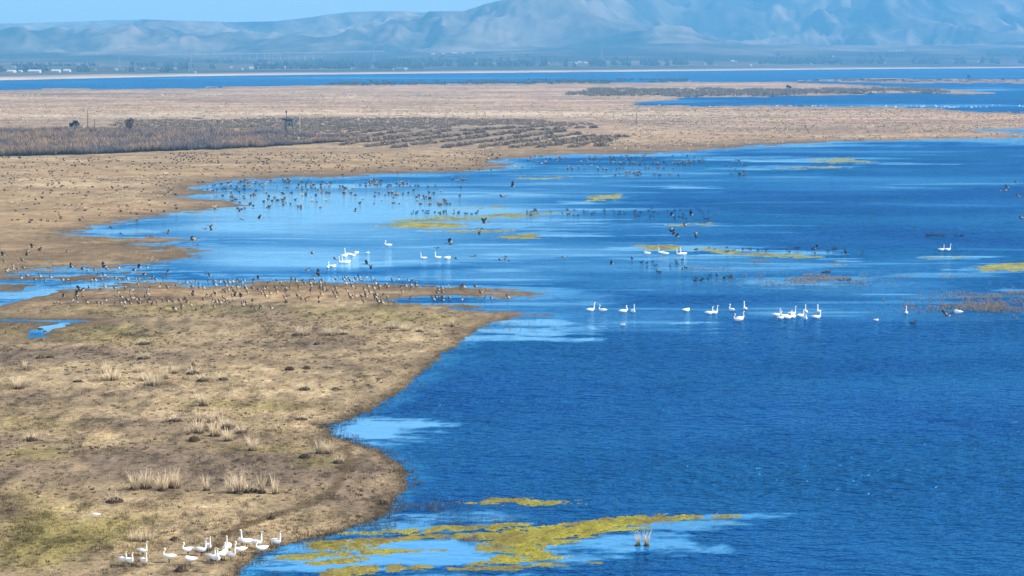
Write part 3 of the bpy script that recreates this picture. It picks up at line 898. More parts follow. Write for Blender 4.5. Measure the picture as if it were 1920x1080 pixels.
def tussock(kind, loc, rz, label, group, scale=1.0, name='grass_tussock', sx=1.0):
    key = (kind, random.randrange(3))
    if key not in TSRC: TSRC[key] = tussock_meshes(kind, 100 + len(TSRC) * 7)
    root, bl = TSRC[key]
    r = empty(name, loc, rz, label, 'tussock', group, scale)
    r.scale = (scale * sx, scale * sx, scale)
    link('root_crown', root, r); link('grass_blades', bl, r)
    return r

def scatter_blades(name, X, Y, Z, h, w, n, c0, c1, seed, lean=.5, seg=2, spread=.12, mat=None, wind=-.08, taper=.25, foot=0.0):
    """many little tufts joined into one mesh; X,Y,Z,h,w arrays per tuft; c0,c1 (m,3)"""
    r = np.random.default_rng(seed); m = len(X)
    N = m * n
    I = np.repeat(np.arange(m), n)
    ang = r.uniform(0, 2 * math.pi, N); rad = np.sqrt(r.uniform(0, 1, N)) * (spread[I] if np.ndim(spread) else spread)
    x0 = X[I] + rad * np.cos(ang); y0 = Y[I] + rad * np.sin(ang); z0 = Z[I] - .01
    hh = h[I] * r.uniform(.55, 1.05, N); ln = lean * r.uniform(.1, 1, N)
    dx = (np.cos(ang) * ln + wind) * hh; dy = np.sin(ang) * ln * hh
    wa = r.uniform(-.6, .6, N); wx = np.cos(wa) * w[I] / 2; wy = np.sin(wa) * w[I] / 2
    vv = (1 + r.uniform(-.25, .25, N))[:, None]
    V = []; C = []
    for i in range(seg + 1):
        t = i / seg; k = 1 - t * (1 - taper)
        px_ = x0 + dx * t ** 1.6; py_ = y0 + dy * t ** 1.6; pz = z0 + hh * t
        V += [np.stack([px_ - wx * k, py_ - wy * k, pz], 1), np.stack([px_ + wx * k, py_ + wy * k, pz], 1)]
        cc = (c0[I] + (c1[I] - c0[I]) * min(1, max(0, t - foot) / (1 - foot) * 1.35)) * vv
        C += [cc, cc]
    F = []; k = np.arange(N)
    for i in range(seg):
        a = 2 * i * N + k; b_ = a + N
        F.append(np.stack([a, b_, b_ + 2 * N, a + 2 * N], 1))
    return np_mesh(name, np.concatenate(V), [np.concatenate(F)], [mat or M_GRASS], False, {'tint': np.clip(np.concatenate(C), 0, .95)})

def ground_z(px, py, X, Y):
    sd = land_sd(px, py, X, Y) + rag(px, py, X, Y)
    return ground_height(px, py, X, Y, sd), sd
def gz1(px, py):
    x, y = gmap(np.array([px], float), np.array([py], float))
    h, sd = ground_z(np.array([px], float), np.array([py], float), x, y)
    return float(h[0]), float(sd[0])
def on_ground(px, py, water=False):
    h, _ = gz1(px, py); z = 0.0 if water else max(h, 0.0)
    return P(px, py, z)

def rand_in_px(n, x0, x1, y0, y1, r, power=1.0):
    """random points, even on the ground, inside a picture-aligned strip of it"""
    Y0 = gmap([960], [y1])[1][0]; Y1 = gmap([960], [y0])[1][0]
    # area element grows with distance
    u = r.uniform(0, 1, n); Y = np.sqrt(Y0 ** 2 + (Y1 ** 2 - Y0 ** 2) * u) if power == 1 else Y0 * (Y1 / Y0) ** u
    px = r.uniform(x0, x1, n); X = (px - 960) * Y / FOC * 1.0
    pxx, pyy = pix(X, Y, 0)
    return pxx, pyy, X, Y

# ================================================================== VEGETATION
# floating algae ---------------------------------------------------------------------
ALGAE = [
 ([(640,1000),(760,990),(900,985),(1000,980),(980,985),(840,995),(700,1004)],(.40,.36,.06)),
 ([(500,1046),(600,1036),(720,1030),(860,1030),(760,1036),(620,1044),(540,1052)],(.38,.34,.07)),
 ([(840,1066),(980,1060),(1120,1054),(1060,1062),(920,1070)],(.40,.36,.06)),
 ([(1080,1000),(1180,988),(1260,982),(1200,992),(1120,1003)],(.42,.40,.07)),
 ([(848,1002),(930,993),(1020,984),(1090,978),(1142,968),(1250,965),(1385,967),(1330,974),(1240,980),(1172,986),(1150,998),(1105,1006),(1062,1018),(1022,1025),(1030,1036),(1062,1043),(1042,1049),(965,1056),(882,1062),(866,1059),(930,1045),(938,1036),(898,1034),(888,1024),(922,1012),(862,1008)],(.40,.36,.04)),
 ([(560,1022),(640,1012),(700,1007),(765,1003),(838,1001),(880,1006),(800,1010),(722,1018),(690,1028),(655,1033),(600,1030)],(.36,.30,.05)),
 ([(560,1056),(640,1046),(700,1042),(690,1050),(600,1060)],(.36,.30,.05)),
 ([(592,1072),(680,1060),(745,1058),(765,1065),(700,1076),(640,1086),(600,1086)],(.36,.30,.06)),
 ([(752,1064),(790,1058),(806,1063),(780,1067)],(.38,.33,.05)),
 ([(860,940),(930,934),(1085,938),(1090,944),(1000,947),(890,945)],(.38,.35,.05)),
 ([(1150,970),(1240,962),(1262,960),(1210,968),(1180,974)],(.42,.40,.06)),
 ([(752,419),(830,414.5),(884,420),(868,427),(800,428),(748,425)],(.50,.44,.04)),
 ([(700,422),(765,409),(860,405),(1000,399),(1066,398),(1000,406),(900,412),(820,415),(745,424)],(.30,.34,.10)),
 ([(932,441),(1000,439.5),(1012,447),(960,450),(928,446)],(.36,.36,.07)),
 ([(975,332),(1072,330.5),(1025,336),(955,337)],(.40,.42,.12)),
 ([(1108,367),(1172,361),(1160,374),(1096,379)],(.40,.42,.12)),
 ([(1186,461),(1272,458),(1295,466),(1215,469)],(.34,.34,.12)),
 ([(1556,493),(1604,491),(1594,497),(1560,497)],(.36,.34,.10)),
 ([(1815,501),(1860,495),(1990,492),(1990,508),(1845,507.5)],(.42,.42,.12)),
 ([(1725,484),(1805,481),(1795,486),(1735,487)],(.32,.38,.18)),
 ([(1245,421),(1332,418),(1346,422),(1255,425)],(.34,.38,.16)),
 ([(836,390),(965,386),(935,391.5),(850,394)],(.36,.40,.12)),
 ([(1340,472),(1440,474),(1560,482),(1480,485),(1380,478)],(.30,.36,.18)),
 ([(1500,300),(1590,296),(1640,305),(1540,306)],(.34,.42,.22)),
 ([(1350,472),(1290,463),(1400,470)],(.30,.36,.18)),
 ([(790,433),(870,437),(960,433),(880,432)],(.36,.40,.14)),
 ([(1410,315),(1560,312),(1600,315),(1450,318)],(.34,.42,.22)),
]
def algae_mat():
    m = attr_mat('algae_mat', .8); nt = m.node_tree; L = nt.links.new; b = nt.nodes['Principled BSDF']; at = nt.nodes['Attribute']
    geo = nt.nodes.new('ShaderNodeNewGeometry'); n = nt.nodes.new('ShaderNodeTexNoise'); n.inputs['Scale'].default_value = 4.5; n.inputs['Detail'].default_value = 6; n.inputs['Roughness'].default_value = .75
    L(geo.outputs['Position'], n.inputs['Vector']); mr = nt.nodes.new('ShaderNodeMapRange')
    mr.inputs['From Min'].default_value = .34; mr.inputs['From Max'].default_value = .64; mr.inputs['To Min'].default_value = .35; mr.inputs['To Max'].default_value = 1.35
    L(n.outputs['Fac'], mr.inputs['Value']); sc = nt.nodes.new('ShaderNodeVectorMath'); sc.operation = 'SCALE'
    L(at.outputs['Color'], sc.inputs[0]); L(mr.outputs[0], sc.inputs['Scale']); L(sc.outputs[0], b.inputs['Base Color'])
    bp = nt.nodes.new('ShaderNodeBump'); bp.inputs['Distance'].default_value = .08; L(n.outputs['Fac'], bp.inputs['Height']); L(bp.outputs[0], b.inputs['Normal'])
    return m
def build_algae():
    Vs = []; Fs = []; Cs = []; o = 0
    for i, (poly, c) in enumerate(ALGAE):
        p = np.array(poly, float); x0, y0 = p.min(0) - (60, 6); x1, y1 = p.max(0) + (60, 6)
        nx = int(np.clip((x1 - x0) / 2.2, 20, 420)); ny = int(np.clip((y1 - y0) / (.7 if y0 < 600 else 1.1), 12, 160))
        PX, PY = np.meshgrid(np.linspace(x0, x1, nx), np.linspace(y0, y1, ny)); px = PX.ravel(); py = PY.ravel()
        X, Y = gmap(px, py)
        s = sdf(px, py, poly, 4.0)
        s = s + 46 * fbm(*acoord(X, Y, 60, 110), 7, 200 + i, .86) + (4 if y0 > 600 else 0)
        holes = sstep(.30, .55, fbm(*acoord(X, Y, 150, 260), 4, 240 + i)) * 26
        s = s - holes * (1.8 if y0 < 600 else 1.9) - (4 if y0 < 600 else 3)
        z = np.clip(s * .0016, -.03, .03) + .008 * fbm(X * 3, Y * 3, 3, 250)
        cc = np.array(c)[None] * .75 * (1 + .55 * fbm(X / .5, Y / .7, 4, 260 + i)[:, None])
        brown = sstep(-.1, .4, fbm(X / 2.1, Y / 3.0, 4, 270 + i))[:, None] * .6
        cc = cc * (1 - brown) + np.array((.17, .125, .045)) * brown
        yel = sstep(.15, .5, fbm(X / 1.7, Y / 3.0, 3, 280 + i))[:, None] * .45
        cc = cc * (1 - yel) + np.array((.40, .37, .05)) * yel
        G = z.reshape(PX.shape) < -.012
        low = G[:-1, :-1] & G[1:, :-1] & G[:-1, 1:] & G[1:, 1:]
        F = grid_faces(*PX.shape, ~low)[:, ::-1]
        if not len(F): continue
        V, F, cc = compact(np.stack([X, Y, z], 1), F, cc)
        Vs.append(V); Fs.append(F + o); Cs.append(cc); o += len(V)
    return np_mesh('floating_algae', np.concatenate(Vs), [np.concatenate(Fs)], [algae_mat()], True, {'tint': np.clip(np.concatenate(Cs), .01, .9)})
link('floating_algae', build_algae(), None, kind='stuff', label='yellow green algae mats floating on the calm shallows')

R_ = np.random.default_rng(5)
def colmix(n, a, b_, r):
    t = r.uniform(0, 1, n)[:, None]
    return np.array(a) * (1 - t) + np.array(b_) * t

# short dry sward of the near flat ----------------------------------------------------
def sward():
    n = 60000
    px, py, X, Y = rand_in_px(n, -260, 900, 575, 1130, R_, 2)
    z, sd = ground_z(px, py, X, Y)
    dens = vnoise(X / 2.2, Y / 2.8, 301) * .6 + vnoise(X / 9, Y / 12, 302) * .6
    k = (sd > 22) & (dens > R_.uniform(.28, .95, n)) & (py < 1125)
    X, Y, z, px, py = X[k], Y[k], z[k], px[k], py[k]; m = len(X)
    base = ground_colour(px, py, X, Y, np.full(m, 500.0))
    g = (base / base.mean(1, keepdims=True)) 
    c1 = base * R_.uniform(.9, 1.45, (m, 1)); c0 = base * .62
    h = R_.uniform(.07, .20, m) * (1 + .6 * (R_.uniform(0, 1, m) > .93))
    w = R_.uniform(.03, .06, m)
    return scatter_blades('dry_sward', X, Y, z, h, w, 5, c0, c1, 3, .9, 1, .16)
link('dry_sward', sward(), None, kind='stuff', label='short dry grass covering the near flat')

def tufts(name, label, specs, seed):
    """specs: (n, x0, x1, y0, y1, h, w, blades, spread, c_lo, c_hi, min_sd, clump)"""
    r = np.random.default_rng(seed); first = True
    out = []
    for (n, x0, x1, y0, y1, h, w, nb, spr, ca, cb, msd, cl) in specs:
        px, py, X, Y = rand_in_px(n, x0, x1, y0, y1, r)
        z, sd = ground_z(px, py, X, Y)
        dn = fbm(*acoord(X, Y, 60, 75), 4, seed + 5)
        k = (sd > msd) & (dn > cl + r.normal(0, .12, n))
        X, Y, z = X[k], Y[k], np.maximum(z[k], 0); m = len(X)
        if not m: continue
        out.append(scatter_blades(name, X, Y, z, r.uniform(.6, 1.2, m) * h, r.uniform(.7, 1.2, m) * w, nb, colmix(m, C_ROOT, C_STEM, r) if ca is None else colmix(m, ca, C_STEM, r), colmix(m, cb, C_TIP, r), seed, .55, 2, spr))
    # one object for the whole drift of grass
    bmj = bmesh.new()
    for me in out: bmj.from_mesh(me)
    me = bpy.data.meshes.new(name); bmj.to_mesh(me); bmj.free(); me.materials.append(M_GRASS)
    return link(name, me, None, kind='stuff', label=label)

tufts('pale_bunch_grass', 'pale bunch grass dotted over the far side of the flats', [
 (2200, -200, 2100, 176, 215, 1.0, .5, 4, 1.2, (.18,.13,.09), (.60,.50,.38), 8, .05),
 (2600, -200, 1250, 200, 232, .9, .42, 5, .9, (.16,.12,.08), (.62,.52,.38), 8, .0),
 (3400, 1150, 2100, 198, 262, .95, .35, 6, .7, (.12,.09,.06), (.60,.50,.36), 10, -.02),
 (1500, 1150, 2100, 252, 285, .85, .22, 6, .5, None, (.56,.46,.32), 8, .05),
 (2200, -200, 1250, 268, 345, .62, .15, 7, .45, None, (.56,.45,.30), 10, .12),
 (1600, -200, 450, 326, 400, .62, .12, 8, .4, None, (.60,.49,.34), 10, .14),
 (700, -200, 480, 400, 520, .36, .08, 7, .35, None, (.40,.32,.22), 16, .18),
], 401)

# bare willow and reed thicket on the left -------------------------------------------------
def thicket():
    r = np.random.default_rng(7)
    fx = [-700, 0, 60, 130, 200, 300, 400, 480, 560, 640, 690]; fy = [302, 295, 293.5, 292, 289, 285, 281.5, 277.5, 272.5, 267, 262]
    bx = [-700, 0, 200, 400, 560, 690]; by = [246, 247, 250, 252, 254, 258]
    n = 9500
    px, py, X, Y = rand_in_px(n, -420, 690, 238, 304, r)
    f = np.interp(px, fx, fy); b_ = np.interp(px, bx, by) + 3 * fbm(px / 40, py * 0, 3, 9)
    k = (py < f + 2.2 * fbm(px / 14, px * 0, 3, 8)) & (py > b_)
    # a dense leading edge
    ex = r.uniform(-420, 690, 1800); ey = np.interp(ex, fx, fy) - np.abs(r.normal(0, 1.5, 1800)) + 1.2 * fbm(ex / 14, ex * 0, 3, 8)
    eX, eY = gmap(ex, ey)
    X = np.concatenate([X[k], eX]); Y = np.concatenate([Y[k], eY]); px = np.concatenate([px[k], ex]); py = np.concatenate([py[k], ey])
    m = len(X); tall = 1 - .45 * sstep(350, 690, px)
    h = r.uniform(1.9, 3.2, m) * tall * (1 + .55 * fbm(X / 7, Y / 12, 3, 12))
    hue = fbm(X / 12, Y / 16, 3, 13)[:, None]
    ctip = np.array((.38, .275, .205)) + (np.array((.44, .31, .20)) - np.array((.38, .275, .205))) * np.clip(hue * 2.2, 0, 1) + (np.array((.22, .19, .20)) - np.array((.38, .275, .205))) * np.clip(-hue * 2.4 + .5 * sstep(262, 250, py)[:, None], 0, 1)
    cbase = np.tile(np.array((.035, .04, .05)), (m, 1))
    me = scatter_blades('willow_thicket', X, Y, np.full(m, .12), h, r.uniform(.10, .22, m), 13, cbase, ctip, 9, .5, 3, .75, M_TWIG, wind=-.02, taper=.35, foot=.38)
    return me
link('willow_thicket', thicket(), None, kind='stuff', label='dense thicket of bare willow and reed stems with dark foot')

def scrub(name, label, specs, seed):
    r = np.random.default_rng(seed); out = []
    for (n, poly, h, w, spr, ca, cb) in specs:
        p = np.array(poly, float)
        px, py, X, Y = rand_in_px(n, p[:, 0].min(), p[:, 0].max(), p[:, 1].min(), p[:, 1].max(), r)
        s = sdf(px, py, poly, 4.0) + 22 * fbm(*acoord(X, Y, 70, 60), 4, seed)
        k = s > 0; X, Y = X[k], Y[k]; m = len(X)
        z, _ = ground_z(px[k], py[k], X, Y)
        out.append(scatter_blades(name, X, Y, np.maximum(z, 0), r.uniform(.6, 1.15, m) * h, r.uniform(.7, 1.2, m) * w, 9, colmix(m, ca, ca, r) * r.uniform(.6, 1.2, (m, 1)), colmix(m, cb, np.array(cb) * .75, r), seed, .7, 2, spr, M_TWIG))
    bmj = bmesh.new()
    for me in out: bmj.from_mesh(me)
    me = bpy.data.meshes.new(name); bmj.to_mesh(me); bmj.free(); me.materials.append(M_TWIG)
    return link(name, me, None, kind='stuff', label=label)
scrub('grey_scrub', 'grey low scrub in a band behind the thicket and the shrub rows', [
 (5200, [(200,238),(240,226),(420,224),(640,223),(860,222),(1010,226),(1110,234),(1060,238),(900,236),(700,246),(560,252),(300,252)], 1.0, .22, .9, (.11,.09,.07), (.31,.255,.19)),
 (900, [(-200,252),(0,246),(120,242),(300,244),(300,254),(0,256)], 1.2, .22, .9, (.07,.055,.05), (.26,.20,.16)),
 (2600, [(1060,176),(1110,169),(1300,167),(1500,168),(1700,166),(1760,170),(1560,176),(1300,182),(1080,182)], 2.0, .55, 2.0, (.09,.085,.075), (.25,.225,.175)),
 (1200, [(600,159),(640,155.5),(900,153),(1280,148.5),(1290,151),(1000,157),(700,160)], 2.2, .8, 3.0, (.04,.045,.045), (.16,.16,.14)),
 (500, [(1490,152),(1640,149),(1920,150),(2100,151),(1900,154),(1640,154)], 1.2, .8, 3.0, (.06,.05,.045), (.22,.19,.15)),
 (260, [(1650,171),(1740,168.5),(1790,172),(1740,175)], 1.2, .5, 2.0, (.07,.06,.04), (.28,.25,.14)),
], 501)

# the rows of rounded shrubs -------------------------------------------------------
def shrub_meshes(seed):
    r = np.random.default_rng(seed)
    n = 260
    a = r.uniform(0, 2 * math.pi, n); e = np.arcsin(r.uniform(-.05, 1, n))
    bump_ = 1 + .22 * np.sin(a * 3 + seed) + .14 * np.sin(a * 5 + 2 * seed)
    rad = r.uniform(.72, 1.05, n) * bump_
    c = np.stack([1.45 * rad * np.cos(e) * np.cos(a), 1.25 * rad * np.cos(e) * np.sin(a), .95 * rad * np.sin(e)], 1)
    d = c + np.array([0, 0, .3]); d /= np.linalg.norm(d, axis=1)[:, None]; d = d + r.normal(0, .25, (n, 3))
    s = r.normal(0, 1, (n, 3)); s -= d * (s * d).sum(1)[:, None]; s /= np.linalg.norm(s, axis=1)[:, None]
    L_ = r.uniform(.22, .42, n)[:, None]; w = r.uniform(.10, .20, n)[:, None]
    V = np.concatenate([c - d * L_ * .6 - s * w, c - d * L_ * .6 + s * w, c + d * L_ * .5 + s * w * .5, c + d * L_ * .5 - s * w * .5])
    col = np.array((.31, .25, .18)) * r.uniform(.55, 1.5, (n, 1)) + np.array((.04, .03, .015)) * r.uniform(0, 1, (n, 1))
    k = np.arange(n); F = np.stack([k, k + n, k + 2 * n, k + 3 * n], 1)
    crown = np_mesh('crown', V, [F], [M_TWIG], False, {'tint': np.tile(col, (4, 1))})
    parts = []
    for i in range(7):
        a = i * .9 + seed; q = (.55 * math.cos(a), .5 * math.sin(a))
        Vs, Q, T = loft([(q[0] * .15, q[1] * .15, -.05), (q[0] * .7, q[1] * .7, .3), (q[0] * 1.3, q[1] * 1.3, .72)], [(.05, .05), (.035, .035), (.015, .015)], 5)
        parts.append((Vs, [Q, T], (.07, .055, .045)))
    Vc, Fc, _ = mound(1.15, 1.0, .62, seed, (0, 0, 0), 9, 4)
    parts.append((Vc, Fc, (.13, .105, .08)))
    V, F, C = join_parts(parts)
    return crown, np_mesh('stems', V, F, [M_TWIG], False, {'tint': C})
SH = [shrub_meshes(s) for s in (1, 2, 3, 4)]
ROWS = [  # picture-space start and end of each slanting row, and how many stand in it
 ((640,272),(820,251),19),((690,275),(900,249),23),((745,276.5),(985,247),27),((835,277),(1055,247),26),((900,277.5),(1080,252),22),((960,277.5),(1110,256),18),((1010,276.5),(1135,258),15),((1070,276),(1165,257),13),((1125,274),(1150,262),5),
 ((640,262),(760,247),13),((655,268),(840,246),18),((870,246),(1030,237),15),((960,247),(1120,239),13),((640,254),(720,244),9)]
def shrub_label(ri, t):
    where = ['leftmost long row', 'second long row from left', 'third long row from left', 'fourth long row, mid patch', 'fifth slanting row', 'sixth slanting row', 'seventh slanting row', 'rightmost long row',
             'short right tip row', 'short row behind the leftmost', 'long row behind the leftmost', 'right back row', 'far right back row', 'back row by the grey scrub'][ri]
    end = ['shore end', 'second quarter', 'third quarter', 'back end'][int(np.clip(t * 4, 0, 3))]
    return 'grey brown shrub, %s of the %s' % (end, where)
first = True; nsh = 0
r9 = np.random.default_rng(19)
for ri, (p0, p1, n) in enumerate(ROWS):
    for i in range(n):
        t = (i + r9.uniform(-.3, .3)) / max(1, n - 1)
        px_ = p0[0] + (p1[0] - p0[0]) * t + r9.normal(0, 2.0); py_ = p0[1] + (p1[1] - p0[1]) * t + r9.normal(0, .5)
        h, sd = gz1(px_, py_)
        if sd < 6: continue
        L_ = P(px_, py_, max(h, 0)); s = r9.uniform(.8, 1.35)
        o = empty('shrub', L_, r9.uniform(0, 6.28), shrub_label(ri, t), 'shrub', 'shrub rows on the far flat', s)
        o.scale = (s * r9.uniform(.9, 1.3), s * r9.uniform(.9, 1.3), s * r9.uniform(.8, 1.15))
        cr, st = SH[r9.integers(0, 4)]
        link('crown', cr, o); link('stems', st, o); nsh += 1

# reeds standing in the water ---------------------------------------------------------
def reeds(specs, seed):
    r = np.random.default_rng(seed); out = []
    for (n, cx, cy, rx, ry, h, w, ca, cb, nb) in specs:
        px = cx + rx * r.normal(0, .45, n); py = cy + ry * r.normal(0, .45, n)
        X, Y = gmap(px, py); k = (fbm(*acoord(X, Y, 90, 70), 4, seed + 3) > -.12)
        X, Y = X[k], Y[k]; m = len(X)
        out.append(scatter_blades('emergent_reeds', X, Y, np.full(m, -.03), r.uniform(.4, 1.1, m) * h, np.full(m, w), nb, colmix(m, ca, ca, r), colmix(m, cb, np.array(cb) * .7, r), seed, .35, 2, .18))
    bmj = bmesh.new()
    for me in out: bmj.from_mesh(me)
    me = bpy.data.meshes.new('emergent_reeds'); bmj.to_mesh(me); bmj.free(); me.materials.append(M_GRASS)
    link('emergent_reeds', me, None, kind='stuff', label='thin brown reeds standing in the shallow water')
RB, RT = (.14, .10, .075), (.50, .39, .30)
reeds([
 (800,1510,527,150,11,.42,.035,RB,RT,4),(260,1570,522,90,6,.42,.035,RB,RT,4),(240,1480,517,70,2.5,.40,.035,RB,RT,4),(260,1620,518,80,2.5,.40,.035,RB,RT,4),(160,1320,503,55,3,.3,.035,RB,RT,4),(120,1430,490,30,2,.3,.03,RB,RT,4),
 (1400,1830,574,190,17,.45,.03,RB,RT,4),(800,1880,553,140,11,.42,.03,RB,RT,4),(260,1720,570,90,5,.35,.03,RB,RT,3),(260,1750,518,100,2,.3,.03,RB,RT,3),(300,1860,578,100,8,.55,.03,RB,(.45,.36,.28),4),
 (420,790,952,90,16,.42,.018,(.05,.06,.07),(.16,.16,.15),3),(300,700,985,90,14,.36,.018,(.05,.06,.07),(.18,.16,.14),3),(220,900,975,120,16,.3,.018,(.05,.06,.07),(.18,.16,.14),3),(260,600,1020,100,16,.3,.018,(.06,.06,.05),(.2,.17,.13),3),(160,880,1012,20,5,.5,.02,(.1,.08,.06),(.4,.32,.24),3),
 (220,960,612,90,12,.3,.025,(.08,.07,.06),(.2,.18,.15),3),(200,870,585,160,6,.3,.03,(.08,.07,.06),(.25,.2,.15),3),
 (160,1250,530,200,14,.22,.03,(.03,.04,.05),(.10,.09,.08),2),
], 601)

# ================================================================== TUSSOCKS
def near_name(px, py):
    return None
FG = [ # px, py of foot, kind, scale, label
 (570,628,'wide',1.0,'bright pale grass plume in the cluster below the middle of the bird flock'),
 (553,630,'dark',.9,'low dark-footed tuft at the left end of the pale plume clump below the flock'),
 (622,628,'wide',1.0,'broad pale clump right of the bright plumes below the feeding flock'),
 (644,627,'low',1.0,'low straw clump at the right end of the broad clump below the flock'),
 (738,616,'wide',.85,'pale clump near the tip of the near flat below the spit'),
 (760,620,'wide',.85,'second pale clump near the tip of the near flat, with dark foot'),
 (787,622,'low',.9,'small pale clump furthest out on the tip of the near flat'),
 (848,612,'tall',.8,'lone thin plume of grass closest to the shore under the spit'),
 (595,646,'stub',1.1,'dark stub under the bright plume clump, alone on the flat'),
 (270,646,'low',1.25,'dark based tuft alone on the flat right of the winding creek'),
 (336,625,'stub',.75,'tiny dark tuft beside the flock, above the lone tuft'),
 (76,672,'stub',1.25,'wider of two dark stubs side by side on the grey brown streak'),
 (94,671,'stub',1.05,'narrower right hand one of two dark stubs side by side'),
 (269,673,'low',1.25,'pale tuft with broad dark foot below the lone tuft'),
 (47,693,'tall',.75,'thin straw tuft under the two dark stubs'),
 (197,700,'plume',.9,'pale plume at the left edge of the big grass group'),
 (210,712,'wide',1.15,'tallest and broadest pale plume of the big grass group'),
 (260,698,'wide',.75,'brownish clump at the back of the big grass group'),
 (273,713,'wide',.85,'pale clump between the two broadest plumes of the big group'),
 (288,722,'wide',1.1,'broad pale plume in front, lowest of the big grass group'),
 (311,711,'plume',.85,'straw plume right in the big grass group'),
 (329,700,'plume',.75,'short plume at the right end of the big grass group'),
 (362,701,'low',1.3,'low dark footed tuft right of the big grass group'),
 (362,684,'tall',.7,'thin yellowish tuft above the low dark footed one'),
 (380,714,'low',1.3,'broad low tuft with dark foot, left one of a pair'),
 (419,712,'low',1.0,'broad low tuft with dark foot, right one of a pair'),
 (147,716,'low',.85,'small tuft standing left of the big grass group'),
 (33,729,'plume',1.0,'pale plume with dark foot near the left edge of the flat'),
 (543,694,'stub',1.3,'left of two dark low stubs in the middle of the flat'),
 (575,692,'stub',1.2,'right of two dark low stubs in the middle of the flat'),
 (571,731,'low',1.1,'straw tuft with dark foot below the two dark stubs'),
 (629,731,'stub',.9,'small dark stub nearest the pond tip on the flat'),
 (381,761,'plume',1.05,'pale plume with dark foot on the mossy green streak'),
 (330,790,'low',1.1,'small tuft with dark foot left above the dense clumps'),
 (395,792,'plume',.8,'upper pale plume in the dense clumps of the middle flat'),
 (372,790,'tall',.8,'thin leaning plume left in the dense clumps'),
 (415,800,'tall',.85,'tall whitish plume among the dense clumps'),
 (427,803,'low',1.4,'broad dark footed tuft right in the dense clumps'),
 (352,815,'tall',.7,'slim leaning tuft at the left of the dense clumps'),
 (372,812,'plume',1.0,'fan shaped pale plume leaning left in the dense clumps'),
 (402,818,'plume',1.05,'broad pale plume in the centre of the dense clumps'),
 (364,827,'stub',1.4,'black looking stub below the fan shaped plume'),
 (428,827,'plume',.9,'lowest right plume of the dense clumps'),
 (452,812,'low',1.0,'faint brown tuft right of the dense clumps'),
 (58,826,'low',1.2,'tuft with a thin dark foot near the left edge, above the mossy ground'),
 (474,845,'plume',.95,'plume leaning right at the end of the dark grey streak'),
 (571,859,'stub',1.2,'dark stub next to the trodden trail'),
 (598,851,'tall',.9,'straw plume just left of the trail bend'),
 (617,851,'plume',.85,'brown plume touching the trail bend'),
 (635,868,'low',1.0,'low straw tuft beside the trail under the bend'),
 (565,787,'low',.9,'flat low tuft left of the pond tip'),
 (254,918,'plume',1.0,'left end plume in the bright row on the dark patch'),
 (274,916,'plume',1.05,'second plume in the bright row on the dark patch, beside the left end one'),
 (306,919,'plume',1.0,'dark footed plume in the middle of the bright row on the dark patch'),
 (325,915,'plume',1.05,'right end plume of the bright row on the dark patch'),
 (386,920,'tall',.8,'lone slim plume between the two bright rows'),
 (430,925,'tall',.85,'short slim plume beginning the right hand bright row'),
 (450,924,'plume',1.15,'tallest dense plume of the right hand bright row'),
 (469,922,'low',1.2,'dark footed tuft beside the tallest plume of the right row'),
 (491,924,'tall',1.05,'long plume leaning right in the right hand row'),
 (516,926,'tall',.95,'last plume at the right end of the right hand row'),
 (216,941,'low',1.2,'isolated low tuft with dark foot above the white swans'),
 (72,924,'stub',.6,'tiny dark stub on the mossy ground at left'),
 (255,1013,'wide',.6,'brown bushy tuft above the leftmost swans'),
 (275,1013,'wide',.6,'brown bushy tuft with dark stems, right above the back swan'),
 (328,1013,'dark',.7,'small brown tuft alone between the bushy tufts and the swans'),
 (509,973,'stub',.8,'dark little tuft on the edge of the trail above the swans'),
 (340,1071,'dark',1.0,'blackish green tuft in front of the swans at the bottom edge'),
 (1196,1024,'tall',.9,'left of two straw tufts standing in open water by the algae mat'),
 (1212,1024,'tall',.95,'right of two straw tufts standing in open water by the algae mat'),
 (722,946,'dark',.9,'dark tuft at the brink of the shore above the reeds'),
]
for (px_, py_, k, s, lab) in FG:
    h, sd = gz1(px_, py_)
    loc = P(px_, py_, max(h, -.02))
    tussock(k, loc, random.uniform(0, 6.28), lab, 'grass tussocks on the near flat' if px_ < 1000 else 'straw tufts in open water', s * (1.42 if px_ < 1000 else 1.1))

